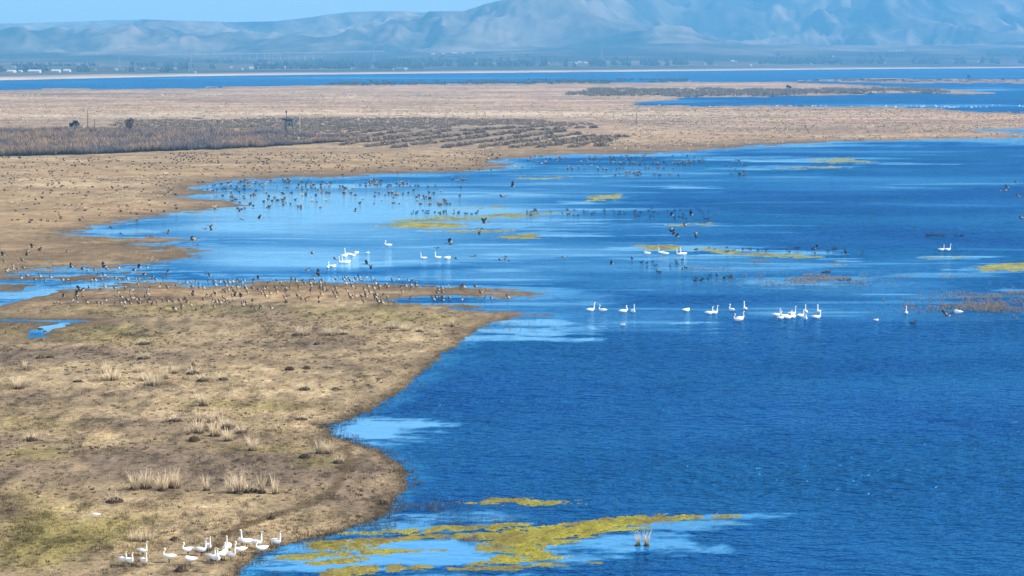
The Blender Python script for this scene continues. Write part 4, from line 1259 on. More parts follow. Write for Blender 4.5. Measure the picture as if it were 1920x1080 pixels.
# mid-distance tussocks: in the shallows, on the tan beach and on the upper flat
ZONES = [ # n, x0,x1,y0,y1, allow water, label
 (52, 350, 560, 338, 392, True, 'tussock in the shallow left inlet of the bay'),
 (46, 560, 860, 336, 384, True, 'tussock out in the open shallows of the bay'),
 (26, 900, 1240, 294, 318, True, 'tussock in the water off the shrub rows'),
 (50, 330, 960, 294, 332, False, 'tussock on the tan strand above the bay'),
 (26, 0, 330, 296, 345, False, 'tussock on the flat before the willow thicket'),
 (24, 0, 330, 345, 420, False, 'tussock on the brown flat left of the inlets'),
]
def third(x, a, b_):
    t = (x - a) / (b_ - a)
    return ', left part' if t < .34 else (', middle part' if t < .67 else ', right part')
r12 = np.random.default_rng(31)
cnt = 0; extra = []
for (n, x0, x1, y0, y1, wat, lab) in ZONES:
    made = 0; tries = 0
    centres = [(r12.uniform(x0, x1), r12.uniform(y0, y1)) for _ in range(max(6, n // 5))]
    while made < n and tries < n * 12:
        tries += 1
        if r12.uniform() < .6:
            c = centres[r12.integers(0, len(centres))]; px_ = c[0] + r12.normal(0, 26); py_ = c[1] + r12.normal(0, 2.2)
        else:
            px_ = r12.uniform(x0, x1); py_ = r12.uniform(y0, y1)
        if not (x0 <= px_ <= x1 and y0 <= py_ <= y1): continue
        h, sd = gz1(px_, py_)
        if wat and (sd > 0): continue
        if not wat and sd < 12: continue
        k = r12.choice(['small', 'small', 'smalltall', 'stub', 'stub', 'dark'])
        lab2 = {'small': 'small pale', 'smalltall': 'tall wispy', 'stub': 'dark stubby', 'dark': 'brown bushy'}[k] + ' ' + lab + third(px_, x0, x1)
        tussock(k, P(px_, py_, max(h, -.04)), r12.uniform(0, 6.28), lab2, 'tussocks round the bay', float(r12.uniform(.55, 1.05)) * (1.25 if k in ('stub', 'dark') else 1.0), sx=1.15)
        made += 1

# the many smaller ones between them, as one cover
def small_cover():
    r = np.random.default_rng(44); A = []
    for (n, x0, x1, y0, y1, wat) in [(420, 350, 880, 336, 392, True), (240, 880, 1330, 290, 320, True), (700, 300, 1000, 288, 335, False), (520, -100, 330, 296, 420, False), (900, 1100, 1990, 205, 280, False), (200, 1150, 1400, 300, 330, True)]:
        px, py, X, Y = rand_in_px(n, x0, x1, y0, y1, r)
        h, sd = ground_z(px, py, X, Y)
        k = (sd < 0) if wat else (sd > 12)
        k &= fbm(*acoord(X, Y, 50, 50), 4, 77) > (.0 if wat else -.1)
        A.append(np.stack([X[k], Y[k], np.maximum(h[k], -.03)], 1))
    A = np.concatenate(A); m = len(A)
    foot = scatter_blades('a', A[:, 0], A[:, 1], A[:, 2], r.uniform(.25, .5, m), np.full(m, .26), 6, np.tile((.05, .035, .02), (m, 1)), np.tile((.09, .06, .035), (m, 1)), 5, .8, 1, .12, taper=.6)
    k = r.uniform(0, 1, m) < .55; B = A[k]; m = len(B)
    top = scatter_blades('b', B[:, 0], B[:, 1], B[:, 2], r.uniform(.45, .8, m), np.full(m, .13), 7, np.tile((.25, .18, .1), (m, 1)), np.tile((.60, .46, .32), (m, 1)), 6, .8, 1, .22)
    bmj = bmesh.new(); bmj.from_mesh(foot); bmj.from_mesh(top)
    me = bpy.data.meshes.new('small_tussock_cover'); bmj.to_mesh(me); bmj.free(); me.materials.append(M_GRASS)
    link('small_tussock_cover', me, None, kind='stuff', label='scattered small dark footed grass tufts round the bay')
small_cover()

def near_cover():
    r = np.random.default_rng(48); n = 3600
    px, py, X, Y = rand_in_px(n, -200, 860, 585, 1120, r)
    h, sd = ground_z(px, py, X, Y)
    k = (sd > 25) & (fbm(X / 7, Y / 7, 4, 79) > r.normal(.02, .2, n))
    A = np.stack([X[k], Y[k], h[k]], 1); m = len(A)
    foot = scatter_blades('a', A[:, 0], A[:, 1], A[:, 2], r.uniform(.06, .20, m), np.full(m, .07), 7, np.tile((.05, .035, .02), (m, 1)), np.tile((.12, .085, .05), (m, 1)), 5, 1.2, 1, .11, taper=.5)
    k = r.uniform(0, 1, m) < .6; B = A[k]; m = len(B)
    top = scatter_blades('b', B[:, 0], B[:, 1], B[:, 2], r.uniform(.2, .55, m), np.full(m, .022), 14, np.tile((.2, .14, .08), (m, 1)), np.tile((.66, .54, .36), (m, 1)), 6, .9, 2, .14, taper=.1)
    # drift and broken stalks along the near waterline
    q = 1500
    t = r.uniform(0, 1, q); L_ = np.array([(870,634),(830,664),(790,700),(740,742),(690,772),(650,788),(605,798),(622,814),(668,830),(715,846),(752,872),(768,905),(735,946),(722,964),(680,983),(625,1003),(560,1014),(492,1036),(455,1066),(432,1100)], float)
    ii = t * (len(L_) - 1); i0 = ii.astype(int); f = ii - i0; i1 = np.minimum(i0 + 1, len(L_) - 1)
    sx = L_[i0, 0] * (1 - f) + L_[i1, 0] * f + r.normal(0, 14, q); sy = L_[i0, 1] * (1 - f) + L_[i1, 1] * f + r.normal(0, 2.5, q)
    X, Y = gmap(sx, sy); hh, _ = ground_z(sx, sy, X, Y); m = q
    drift = scatter_blades('c', X, Y, np.maximum(hh, -.01), r.uniform(.04, .26, m), np.full(m, .03), 6, np.tile((.04, .03, .02), (m, 1)), np.tile((.17, .13, .08), (m, 1)), 7, 1.3, 1, .22, taper=.4)
    bmj = bmesh.new(); [bmj.from_mesh(q_) for q_ in (foot, top, drift)]
    me = bpy.data.meshes.new('near_tuft_cover'); bmj.to_mesh(me); bmj.free(); me.materials.append(M_GRASS)
    link('near_tuft_cover', me, None, kind='stuff', label='small scattered tufts and broken stalks on the near flat')
near_cover()

# ================================================================== WHITE SWANS
W2 = .0
SW = [ # foot px, py, pose, heading in degrees (0 = facing right in the view), scale, label
 (231,1060,'stand',-8,.86,'leftmost white swan, body slanting left, neck upright on the grass'),
 (244,1062,'stand',-50,.88,'white swan second from left, chest turned towards the viewer'),
 (270,1062,'stand_straight',-15,.88,'tall white swan with straight neck, third in the left trio\'s front row'),
 (268,1042,'stand_straight',15,.80,'white swan behind the left trio, standing further back'),
 (318,1055,'stand_curved',150,.92,'lone white swan facing left between the left trio and the flock'),
 (357,1060,'stand_tucked',155,.90,'white swan with its head tucked away, low in front of the flock'),
 (353,1041,'stand_curved',178,.86,'white swan facing left, low body, directly above the tucked one'),
 (377,1042,'stand_straight',20,.96,'large white swan with greyish left flank and tall neck at flock\'s left'),
 (391,1035,'stand_straight',-60,.90,'white swan with upright neck just right of the large grey flanked one'),
 (396,1053,'stand',10,.84,'white swan at the left edge of the tight cluster, facing right'),
 (402,1056,'stand_straight',-40,.82,'white swan second in the tight cluster, neck raised'),
 (408,1057,'stand',-70,.80,'foremost white swan of the tight cluster, facing the viewer'),
 (418,1051,'stand_tucked',60,1.02,'biggest white back in the tight cluster, head hidden'),
 (422,1041,'stand_curved',-80,.92,'white swan standing behind the big white back in the cluster'),
 (428,1036,'stand_straight',-95,.98,'white swan with the tallest neck in the middle of the cluster'),
 (433,1051,'stand',5,.90,'white swan facing right at the right side of the cluster'),
 (451,1041,'stand_curved',170,.90,'white swan facing left, alone between cluster and shore birds'),
 (463,1027,'stand_straight',165,1.0,'white swan with very tall neck facing left, back row near the shore'),
 (455,1024,'stand_tucked',140,.82,'greyish shaded swan resting behind the very tall necked one'),
 (482,1028,'stand_straight',15,.95,'white swan in grey shade behind the pair, by the water\'s edge'),
 (491,1039,'stand_curved',175,.92,'white swan facing left, nearest the waterline, wing slanting right'),
 (518,1026,'stand_straight',5,.92,'rightmost white swan, standing with its feet in the water'),
]
for (px_, py_, pose, hd, s, lab) in SW:
    hd = hd - 32 if abs(hd) < 40 else (hd + 28 if hd > 130 else hd)
    h, sd = gz1(px_, py_)
    swan(pose, P(px_, py_, max(h, -.06)), math.radians(hd), lab, s * .95, 'white swans resting on the near shore')

FL = [
 (1108,583,'float_straight',10,1.15,'floating white swan at the left end of the near swan line'),
 (1130,583.5,'float_curved',170,1.1,'floating white swan facing left, second in the near line'),
 (1169,585.5,'float_curved',15,1.15,'floating white swan with bent neck, third in the near line'),
 (1187,585.5,'float_straight',-75,1.15,'floating white swan seen end on, fourth in the near line'),
 (1287,583.5,'float_tucked',20,1.1,'small looking white swan afloat alone in the near line\'s gap'),
 (1168,610.5,'float_tucked',-30,.75,'little white bird afloat below the third swan of the near line'),
 (1330,588.5,'float',0,1.1,'left bird of a touching swan pair afloat in open water'),
 (1339,588,'float_straight',5,1.1,'right bird of a touching swan pair afloat in open water'),
 (1372,583,'float_curved',120,1.15,'white swan seen from behind, above the overlapping swan pair'),
 (1397,581,'float_straight',100,1.1,'small upright white swan right of the one seen from behind'),
 (1384,602,'float_curved',160,1.2,'front left swan of the overlapping pair, facing left'),
 (1388,598.5,'float',20,1.15,'rear right swan of the overlapping pair, wings raised a little'),
 (1456,592.5,'float',0,1.15,'left swan of the dense floating cluster, facing right'),
 (1464,597.5,'float_tucked',0,.9,'low resting swan at the lower left of the dense cluster'),
 (1471,594.5,'float_curved',175,1.1,'swan facing left in the middle of the dense cluster'),
 (1477,597,'float',0,1.15,'lowest swan in the middle of the dense cluster'),
 (1485,590,'float_straight',5,1.15,'rear tall swan of the dense floating cluster'),
 (1486,595.5,'float_tucked',10,1.0,'shaded resting swan under the rear tall one'),
 (1501,593.5,'float',10,1.05,'swan with grey back just right of the dense cluster'),
 (1511,586.5,'float_straight',90,1.05,'upper left swan of the end on pair at the cluster\'s right'),
 (1510,598.5,'float_curved',-90,1.05,'lower swan facing the viewer below the end on pair'),
 (1531,596.5,'float',5,1.2,'last low swan at the right of the cluster, facing right'),
 (1535,586.5,'float_straight',100,1.05,'upper right swan of the end on pair'),
 (1699,588,'float_straight',80,.95,'lone narrow white swan left of the reed bank'),
 (1796,587.5,'float_tucked',150,1.25,'white swan resting at the lower edge of the reed bank'),
 (1643,601.5,'float_tucked',-10,.7,'tiny white bird afloat between the cluster and the reeds'),
 (1765,469.5,'float',0,1.1,'left one of two distant swans on dark blue water'),
 (1777,469.5,'float_straight',0,1.15,'right one of two distant swans on dark blue water'),
 (1213,477,'float_tucked',160,1.3,'left swan by the green streak in mid lake'),
 (1240,475.5,'float',190,1.2,'middle swan by the green streak, behind its neighbour'),
 (1247,477.5,'float_tucked',170,1.25,'middle swan by the green streak, in front of its neighbour'),
 (1273.5,478,'float_straight',175,1.1,'right swan pair by the green streak, the left bird'),
 (1281,477.5,'float_straight',190,1.2,'right swan pair by the green streak, the right bird'),
 (646,481.5,'float_tucked',10,1.2,'upper left swan of the group above the goose flock'),
 (652,478.5,'float_straight',180,1.2,'upright swan in the upper part of the distant group'),
 (662,480,'float_curved',5,1.1,'swan at the right of the distant upper group'),
 (668.5,475.5,'float_tucked',0,1.0,'small swan furthest up in the distant group'),
 (641,493.5,'float_straight',185,1.1,'left swan of the middle distant trio'),
 (647,493.5,'float_straight',180,1.15,'centre swan of the middle distant trio'),
 (652,493,'float_tucked',20,1.2,'right swan of the middle distant trio'),
 (615,502.5,'float_tucked',90,1.0,'leftmost swan of the lower distant trio'),
 (621,500.5,'float',180,1.0,'centre swan of the lower distant trio'),
 (625,501,'float_tucked',0,1.1,'right swan of the lower distant trio'),
 (728,461.5,'float_curved',170,1.3,'single distant swan raising a dark wing, above the bay centre'),
 (794,485.5,'float_straight',180,1.1,'left of three swans in a loose row in mid bay'),
 (821,484.5,'float_straight',175,1.1,'middle of three swans in a loose row in mid bay'),
 (839,485.5,'float_tucked',10,1.25,'right, resting one of three swans in a loose row in mid bay'),
 (689.5,475,'float_tucked',0,.7,'white speck of a bird right of the distant swan group'),
]
for (px_, py_, pose, hd, s, lab) in FL:
    swan(pose, P(px_, py_, 0.0), math.radians(hd), lab, s, 'white swans afloat on the lake')

# ================================================================== THE GREY FLOCK ON THE SPIT
Z3 = [(400,245),(540,260),(580,240),(690,250),(810,240),(900,270),(730,300),(850,305),(950,210),(1075,270),(1060,320),(1200,235),(1285,245),(1385,228),(1030,350),(880,360),(910,365),(940,385),(970,380),(1075,385),(1160,395),(1225,380),(1285,405),(1350,408),(1420,395),(1470,380),(1495,370),(1500,410),(1450,455),(1440,485),(1550,440),(1605,390),(1680,455),(1705,435),(1690,380),(1735,325),(1775,335),(1820,315),(1780,405),(1835,415),(1870,420),(1810,460),(1605,495),(1370,495),(1350,480),(1225,485),(1105,440),(1070,415),(1010,405),(965,430),(870,430),(800,420),(760,420),(690,420),(830,385),(765,355),(800,465),(500,420),(540,425),(590,390),(230,395),(275,415),(380,412),(270,375),(345,340),(260,345),(180,463),(1640,245),(1690,250),(1560,235),(1820,215),(1745,180),(1810,165),(1640,210),(1500,185),(1550,185),(1590,180),(1410,195),(60,418),(20,420)]
ZW = [(115,165),(170,165),(430,155),(470,160),(540,150),(700,150),(730,155),(790,140),(835,150),(930,150),(960,155),(990,155),(1150,150),(1240,135),(1270,90),(1755,105),(570,110),(620,130),(515,85),(210,10),(330,35),(390,45),(465,50),(600,35),(740,25),(1055,18)]
Z4 = [(15,165),(75,185),(130,180),(175,190),(220,180),(265,160),(300,175),(320,185),(345,160),(435,175),(445,160),(625,180),(760,190),(860,185),(885,150),(930,155),(930,175),(1000,160),(1025,195),(1090,195),(1140,190),(1100,150),(1130,155),(1200,195),(1225,160),(1260,195),(1380,155),(1465,160),(1490,140),(1520,135),(1540,170),(1605,150),(1580,180),(1660,160),(1640,130),(1725,125),(1780,135),(1815,180),(1830,200),(1860,200),(1490,200),
(20,220),(120,265),(145,225),(135,290),(170,270),(215,240),(270,245),(310,235),(360,230),(365,258),(440,255),(505,265),(540,290),(570,295),(545,310),(570,255),(600,245),(640,310),(700,245),(715,295),(760,235),(820,260),(810,285),(865,250),(960,245),(1090,285),(1100,225),(1210,225),(1240,245),(1240,270),(1290,265),(1205,255),(1215,325),(1375,245),(1385,260),(1355,305),(1385,300),(1405,315),(1500,275),(1560,235),(1595,265),(1700,270),(1740,235),(1760,300),(1805,255),(1870,255),(1380,350),(1185,360),(1575,330),(1600,345),(1530,335),(1550,365),(1670,348),(1715,320),(1715,350),(1810,340),(1825,360),(1840,330),(1690,400),(1855,405),(1895,415),(1890,390),(590,345),(385,298),(230,290),(215,350),(295,370),(110,350),(135,380),(120,400),(195,410),(230,455),(35,410),(75,420),(10,455),(20,310),(330,445),(365,420),(345,435),(440,400),(420,460),(475,490),(520,480),(540,460),(650,480),(840,342),(800,360),(830,410),(810,415),(950,345),(990,375),(1045,385),(1070,350)]
Z5 = [(20,165),(60,200),(130,180),(150,210),(190,145),(255,135),(350,145),(390,140),(300,190),(320,205),(270,210),(375,195),(430,190),(430,165),(410,215),(290,258),(690,270),(650,240),(640,270),(685,225),(755,200),(875,205),(905,215),(1020,212),(1075,270),(1110,250),(30,295),(15,320),(100,280),(140,310),(50,365),(85,350),(90,375),(165,360),(195,360),(360,335),(590,320),(605,335),(625,310),(650,345),(695,315),(695,350),(760,320),(890,335),(1110,325),(1180,330),(1345,320)]
ZL = [(24,500),(12,510),(52,519),(40,523),(75,520),(66,526),(95,521),(116,525),(85,530),(8,491),(42,489),(25,505),(44,503),(15,506),(100,497),(33,505)]   # direct picture positions
BD = [(100 + x / 6, 500 + y / 6) for x, y in Z3 + ZW] + [(400 + x / 6, 500 + y / 6) for x, y in Z4] + [(700 + x / 5.333, 500 + y / 5.333) for x, y in Z5] + ZL
rb = np.random.default_rng(77)
kinds = ['upright', 'slant', 'slant', 'rest', 'feeding', 'slant']
KN = {'upright': 'upright necked', 'slant': 'forward leaning', 'rest': 'hunched', 'feeding': 'pecking'}
def facing(h):
    h = h % (2 * math.pi)
    return 'right' if h < .8 or h > 5.48 else ('away' if h < 2.34 else ('left' if h < 3.94 else 'us'))
def flock_zone(x, y, sd):
    if x < 100: return 'in the muddy channel at the left edge'
    if y < 528 and x < 300: return 'wading in the channel left of the spit'
    if sd < 0: return 'in the shallows along the %s of the spit' % ('left' if x < 480 else ('middle' if x < 740 else 'right'))
    if x < 220: return 'at the bare left end of the flock'
    if x < 340: return 'in the left half of the flock, %s row' % ('lower' if y > 565 else 'upper')
    if x < 500: return 'in the dense middle of the flock, %s side' % ('lower' if y > 560 else ('upper' if y < 545 else 'central'))
    if x < 640: return 'right of the flock\'s dense middle, %s side' % ('lower' if y > 556 else 'upper')
    if x < 780: return '%s the right group on the spit, %s side' % ('left in' if x < 690 else ('within' if x < 730 else 'right in'), 'lower' if y > 556 else 'upper')
    return 'out on the thin tip of the spit'
for (bx_, by_) in BD:
    py_ = by_ + 4.0
    h, sd = gz1(bx_, py_)
    k = kinds[rb.integers(0, len(kinds))]
    hd = math.pi + rb.normal(0, .55) if rb.uniform() < .68 else rb.uniform(0, 2 * math.pi)
    wader(k, P(bx_, py_, max(h, -.14)), hd, '%s grey bird facing %s, %s' % (KN[k], facing(hd), flock_zone(bx_, by_, sd)), 'grey wading birds flocking on the spit', float(rb.uniform(.78, 1.02)))

# ================================================================== BIRDS IN FLIGHT
FLY_POS = [ # px, py, kind, heading, height above water, size, label
 (962,350,'high',0,9,1.15,'black winged bird with one wing raised high over the bay, upper of a pair'),
 (943,369,'bow',20,9,1.15,'bird with bowed dark wings, just below and left of the upper one'),
 (910,418,'high',-20,7,1.15,'bird with wings straight up above the yellow algae streak'),
 (898,431,'down',180,6,.95,'left bird of the pair just below the wings-up one'),
 (902,429,'level',180,6.5,.9,'right bird of the pair just below the wings-up one'),
 (845,454,'up',10,6,1.05,'upper bird of a close pair flying over mid bay'),
 (843,458,'level',170,5,1.0,'lower bird of a close pair flying over mid bay'),
 (820,465,'level',180,5,.85,'small flat winged bird left of the close pair in mid bay'),
 (887,481,'level',160,4,.85,'bird skimming the water right of the three swans'),
 (853,485,'level',180,3,.85,'low skimming bird beside the resting swan'),
 (935,488,'level',180,4,.8,'left bird of the trio skimming below mid bay'),
 (946,484,'level',175,4.5,.8,'upper bird of the trio skimming below mid bay'),
 (952,489,'level',185,4,.8,'right bird of the trio skimming below mid bay'),
 (1057,482,'level',10,4,.85,'single low bird between the trio and the swan line'),
 (686,495,'up',180,4,.9,'left of two dark birds right of the swan trio'),
 (694,497,'down',180,4,.85,'right of two dark birds right of the swan trio'),
 (587,475,'level',15,5,.85,'thin dark bird flying left of the distant swans'),
 (630,486,'level',20,5,.85,'dark bird flying low between the distant swan groups'),
 (577,507,'level',-10,4,.9,'thin dark bird above the flock, near the white flying pair'),
 (595,517,'high',180,3,1.05,'black bird with wings up above the middle of the flock'),
 (667,397,'up',0,6,.8,'lone dark bird over the pale part of the bay'),
 (468,379,'down',180,8,.95,'dark bird with drooping wings at the inlet\'s land tongue'),
 (450,391,'down',170,7,.9,'dark bird just below and left of the drooping winged one'),
 (454,412,'level',160,7,.85,'lower left bird of the two right of the inlet'),
 (488,410,'up',20,7,.95,'lower right bird of the two right of the inlet'),
 (395,423,'level',180,7,.9,'top bird of three close to the left shore'),
 (383,429,'level',170,7,.8,'left bird of three close to the left shore'),
 (398,431,'up',20,6,.9,'lower bird of three close to the left shore'),
 (363,449,'bow',10,8,1.25,'large bird with arched wings over the left inlet'),
 (368,460,'level',180,5,.75,'small dark bird under the arched winged one'),
 (313,438,'up',180,6,.8,'single bird left of the arched winged one, over the water\'s edge'),
 (279,442,'level',180,6,.75,'bird over the tip of the brown tongue'),
 (207,427,'bow',170,6,.95,'thin winged bird at the tip of the left inlet'),
 (226,439,'level',180,6,.75,'bird just below the one at the left inlet\'s tip'),
 (391,516,'level',180,2,.9,'bird low over the channel mouth, above the flock'),
 (310,514,'up',160,2,.9,'bird lifting off left of the channel mouth'),
 (1260,404,'up',0,7,.95,'left bird of the pair at equal height over dark blue water'),
 (1297,403,'high',0,7,1.0,'right bird of the pair at equal height over dark blue water'),
 (1285,422,'level',0,6,.95,'flat winged bird crossing the thin green streak'),
 (1259,429,'down',0,6,.95,'bird with drooping wings below the green streak'),
 (1264,440,'high',0,5,.95,'upper bird of the touching pair below the streak'),
 (1270,444,'up',10,5,.9,'lower bird of the touching pair below the streak'),
 (1305,437,'down',0,5,.95,'bird with drooping wings right of the touching pair'),
 (1148,495,'up',0,4,.8,'bird landing on the pale streak in mid lake'),
 (1906,341,'bow',0,8,1.1,'topmost bird of the small flight by the right edge'),
 (1889,351.5,'up',0,7,1.0,'second bird of the flight by the right edge'),
 (1886,357,'level',0,7,.85,'thin flat winged bird in the right edge flight'),
 (1874,357.5,'level',0,7,1.0,'leftmost bird of the right edge flight'),
 (1911,368.5,'up',20,6,.95,'lowest bird of the right edge flight'),
 (1916,409,'bow',0,6,1.1,'black and white bird alone at the right edge'),
 (1778,592,'up',30,2.5,1.05,'black bird taking off in front of the reed bank'),
 (1530,466,'up',180,3,.9,'bird flapping above the pale streak right of centre'),
 (1583,476,'high',180,2,.9,'black and white bird standing tall over the green patch'),
 (62,464,'up',0,3,.95,'upper dark bird over the brown flat at the left'),
 (53,471,'down',0,2,1.0,'lower left dark bird over the brown flat'),
 (73,470,'up',180,2,.95,'lower right dark bird over the brown flat'),
 (7,479,'up',0,2,1.0,'bird with raised wings at the very left edge'),
 (127,471,'level',0,2,.8,'small flat winged bird over the brown flat'),
 (135,501,'up',10,2,.95,'bird with raised wings over the muddy channel, left'),
 (156,504,'bow',10,2,1.0,'dark bird landing in the muddy channel'),
 (197,501,'up',20,2,1.15,'largest dark bird landing where the channel widens'),
 (262,502,'up',10,2,1.05,'bird with open wings above the channel\'s right part'),
 (252,507,'level',10,2,.95,'bird gliding just under the open winged one'),
 (271,515,'bow',10,2,.9,'arched winged bird at the channel\'s right end'),
 (287,519,'bow',20,1.5,.9,'second arched winged bird at the channel\'s right end'),
 (120,556,'up',10,1,1.0,'dark winged bird at the far left of the flock'),
 (146,552,'high',0,1,1.15,'black wings-up bird at the left end of the flock'),
 (154,545,'up',40,2,1.15,'brown winged bird taking off at the left end of the flock'),
 (360,554,'high',180,.8,1.1,'black bird with both wings up right of the flock\'s left half'),
 (442,555,'up',0,.8,1.2,'left bird of the black scuffling pair in the flock'),
 (450,556,'up',180,.8,1.2,'right bird of the black scuffling pair in the flock'),
 (482,523,'high',180,1.5,1.0,'black bird with upright wings on the waterline of the spit'),
 (517,526,'bow',180,1,1.1,'dark bird with hunched wings on the spit\'s waterline'),
 (596,567,'bow',190,.8,1.0,'dark bird flapping on the lower side of the flock'),
 (755,535,'bow',180,.8,1.15,'black bird with spread wings in the right group of the spit'),
 (40,296,'level',0,3,1.6,'dark and white bird flying low in front of the thicket'),
 (121,300,'level',20,3,1.3,'left bird of the pair before the thicket\'s foot'),
]
for i, (px_, py_, k, hd, alt, s, lab) in enumerate(FLY_POS):
    if alt < 2: s *= .72
    g = gmap([px_], [py_], alt)
    loc = Vector((float(g[0][0]), float(g[1][0]), alt))
    flyer(k, loc, math.radians(hd), lab, 'dark winged birds flying over the bay', s * 1.0, (random.uniform(-.3, .3), random.uniform(-.25, .1)))

# ducks and other small dark birds sitting on the lake
DUCK = duck_mesh(True); WDUCK = duck_mesh(False)
def duck(me, px_, py_, s, lab, grp, name='duck', cat='duck', hd=None):
    o = link(name, me, None, label=lab, category=cat, group=grp)
    o.location = P(px_, py_, 0); o.scale = (s,) * 3; o.rotation_euler = (0, 0, random.uniform(0, 6.28) if hd is None else hd)
for i in range(11):
    duck(DUCK, 1738 + i * 4.6 + random.uniform(-1.5, 1.5) + (18 if i > 7 else 0), 441 + random.uniform(-.7, .7), 1.5, 'dark duck in the short line on dark blue water at right', 'ducks in a line')
DK_Z = [(38, 985, 1180, 392, 404, 'dark duck in the loose raft by the yellow streak'), (34, 1180, 1330, 390, 412, 'dark duck on dark blue water past the raft'),
        (30, 760, 900, 395, 402, 'dark duck on the pale water over the yellow streak'), (22, 1300, 1620, 463, 475, 'dark duck by the pale streak right of mid lake swans'),
        (18, 1290, 1380, 515, 527, 'small dark duck beside the sandy reed patch'), (14, 1180, 1290, 484, 512, 'small dark bird below the mid lake swans')]
for (n, x0, x1, y0, y1, lab) in DK_Z:
    for i in range(n):
        x = random.uniform(x0, x1); y = random.uniform(y0, y1)
        row = ', near row' if y > y0 + (y1 - y0) * .67 else (', far row' if y < y0 + (y1 - y0) * .33 else ', middle row')
        duck(DUCK, x, y, random.uniform(1.0, 1.5), lab + row + third(x, x0, x1), 'ducks resting on the lake')
for (x, y) in ((1545,511),(1553,510.5),(1578,526),(1591,526),(1712,606)):
    duck(DUCK, x, y, 1.6, 'dark duck beside the reeds of the low brown bank' if x < 1700 else 'dark duck alone low in the water right of the swan cluster', 'ducks by the reeds', hd=0)
for i in range(64):
    x = random.choice([random.uniform(1620, 1925), random.gauss(1800, 60), random.uniform(1420, 1560)]); 
    y = 199.5 + (x - 1600) * .006 + random.uniform(-2.0, 1.5) * (1 if x > 1620 else .3) - (2 if x > 1850 else 0)
    duck(WDUCK, x, y, random.uniform(1.6, 2.8), 'white waterbird resting in the far channel behind the grassy point' + third(x, 1420, 1925), 'white birds in the far channel', 'white_bird', 'bird')
for i in range(26):
    x = random.choice([random.uniform(28, 120), random.uniform(300, 405), random.uniform(405, 700)])
    o = link('white_bird', WDUCK, None, label='white speck of a bird resting on the far flat' + third(x, 28, 700), category='bird', group='white birds on the far flat')
    o.location = on_ground(x, random.uniform(176, 181)); o.scale = (2.6,) * 3; o.rotation_euler = (0, 0, random.uniform(0, 6))

# ================================================================== THINGS PEOPLE BUILT
def box(sx, sy, sz, c=(0, 0, 0)):
    V = np.array([(x * sx / 2 + c[0], y * sy / 2 + c[1], z * sz + c[2]) for z in (0, 1) for y in (-1, 1) for x in (-1, 1)], float)
    F = np.array([(0, 2, 3, 1), (4, 5, 7, 6), (0, 1, 5, 4), (2, 6, 7, 3), (0, 4, 6, 2), (1, 3, 7, 5)])
    return V, [F]
def boxes(name, lst, mat, parent=None, **kw):
    parts = [(b_[0], b_[1], (1, 1, 1)) for b_ in (box(*l) for l in lst)]
    V, F, _ = join_parts(parts)
    return link(name, np_mesh(name, V, F, [mat]), parent, **kw)
def tube(pts, r, seg=8):
    V, Q, T = loft(pts, [(r, r)] * len(pts), seg); return V, [Q, T], (1, 1, 1)

M_WALLB = simple_mat('hut_blue_grey_wall', (.17, .20, .26), .7, .15, 2)
M_DARK = simple_mat('dark_tar_roof', (.02, .02, .025), .7, .2, 3)
M_POSTD = simple_mat('dark_post', (.05, .045, .045), .8)
M_CONC = simple_mat('grey_concrete_pole', (.30, .26, .23), .85, .15, 1)
M_POLE = simple_mat('weathered_pole', (.15, .12, .10), .8)
M_GLASSD = simple_mat('dark_window_opening', (.015, .012, .02), .3)
M_PALE = simple_mat('pale_galvanised_post', (.5, .5, .47), .6)
M_STEEL = simple_mat('pylon_steel', (.30, .30, .29), .6)
M_WHITE = simple_mat('white_paint', (.78, .78, .78), .6)
M_FARW = simple_mat('house_white_wall', (.55, .54, .52), .8)
M_FARR = simple_mat('house_grey_roof', (.22, .20, .20), .8)
M_FARRED = simple_mat('house_rust_roof', (.28, .12, .09), .8)
M_VIA = simple_mat('viaduct_concrete', (.62, .58, .54), .8, .1, .05)
M_COW = simple_mat('dark_hide', (.04, .03, .025), .8)

# observation hut on stilts
hut_loc = on_ground(540, 247); q = hut_loc.y / 3733.0       # metres per picture pixel there
hut = empty('lookout_hut', hut_loc, math.radians(4), 'small blue grey lookout hut on stilts rising from the scrub', 'hut')
fz = 11.5 * q
boxes('wall', [(14 * q, 10 * q, 11.5 * q, (2.2 * q, 0, fz))], M_WALLB, hut)
boxes('roof', [(20.5 * q, 13 * q, .9 * q, (-.3 * q, 0, fz + 11.6 * q)), (8 * q, 11.5 * q, 1.6 * q, (-5.6 * q, 0, fz + 9.9 * q)), (12 * q, 10.6 * q, 1.8 * q, (3 * q, -.1 * q, fz + 8.2 * q))], M_DARK, hut)
w = boxes('window', [(3.6 * q, .6 * q, 5.4 * q, (2.6 * q, -5.1 * q, fz + .6 * q))], M_GLASSD, hut)
boxes('frame', [(4.6 * q, .3 * q, .6 * q, (2.6 * q, -5.25 * q, fz + 6.0 * q)), (.5 * q, .3 * q, 6 * q, (.6 * q, -5.25 * q, fz)), (.5 * q, .3 * q, 6 * q, (4.6 * q, -5.25 * q, fz))], M_PALE, w)
boxes('floor_deck', [(18 * q, 13 * q, .8 * q, (1.5 * q, 0, fz - .85 * q))], M_POSTD, hut)
for (x, y) in ((-4.6, -4.6), (8.8, -4.6), (-4.6, 4.6), (8.8, 4.6)):
    boxes('stilt', [(.9 * q, .9 * q, 11.5 * q if y > 0 else 22 * q, (x * q, (y - (.4 if y < 0 else 0)) * q * 1.15, -.3))], M_POSTD, hut)
mast = empty('mast', P(537.5, 248.5, hut_loc.z), 0, 'thin dark mast with a small box on top beside the hut', 'mast')
V, F, C = tube([(0, 0, -.3), (0, 0, 41.5 * q)], .55 * q); link('pole', np_mesh('pole', V, F, [M_POSTD], True), mast)
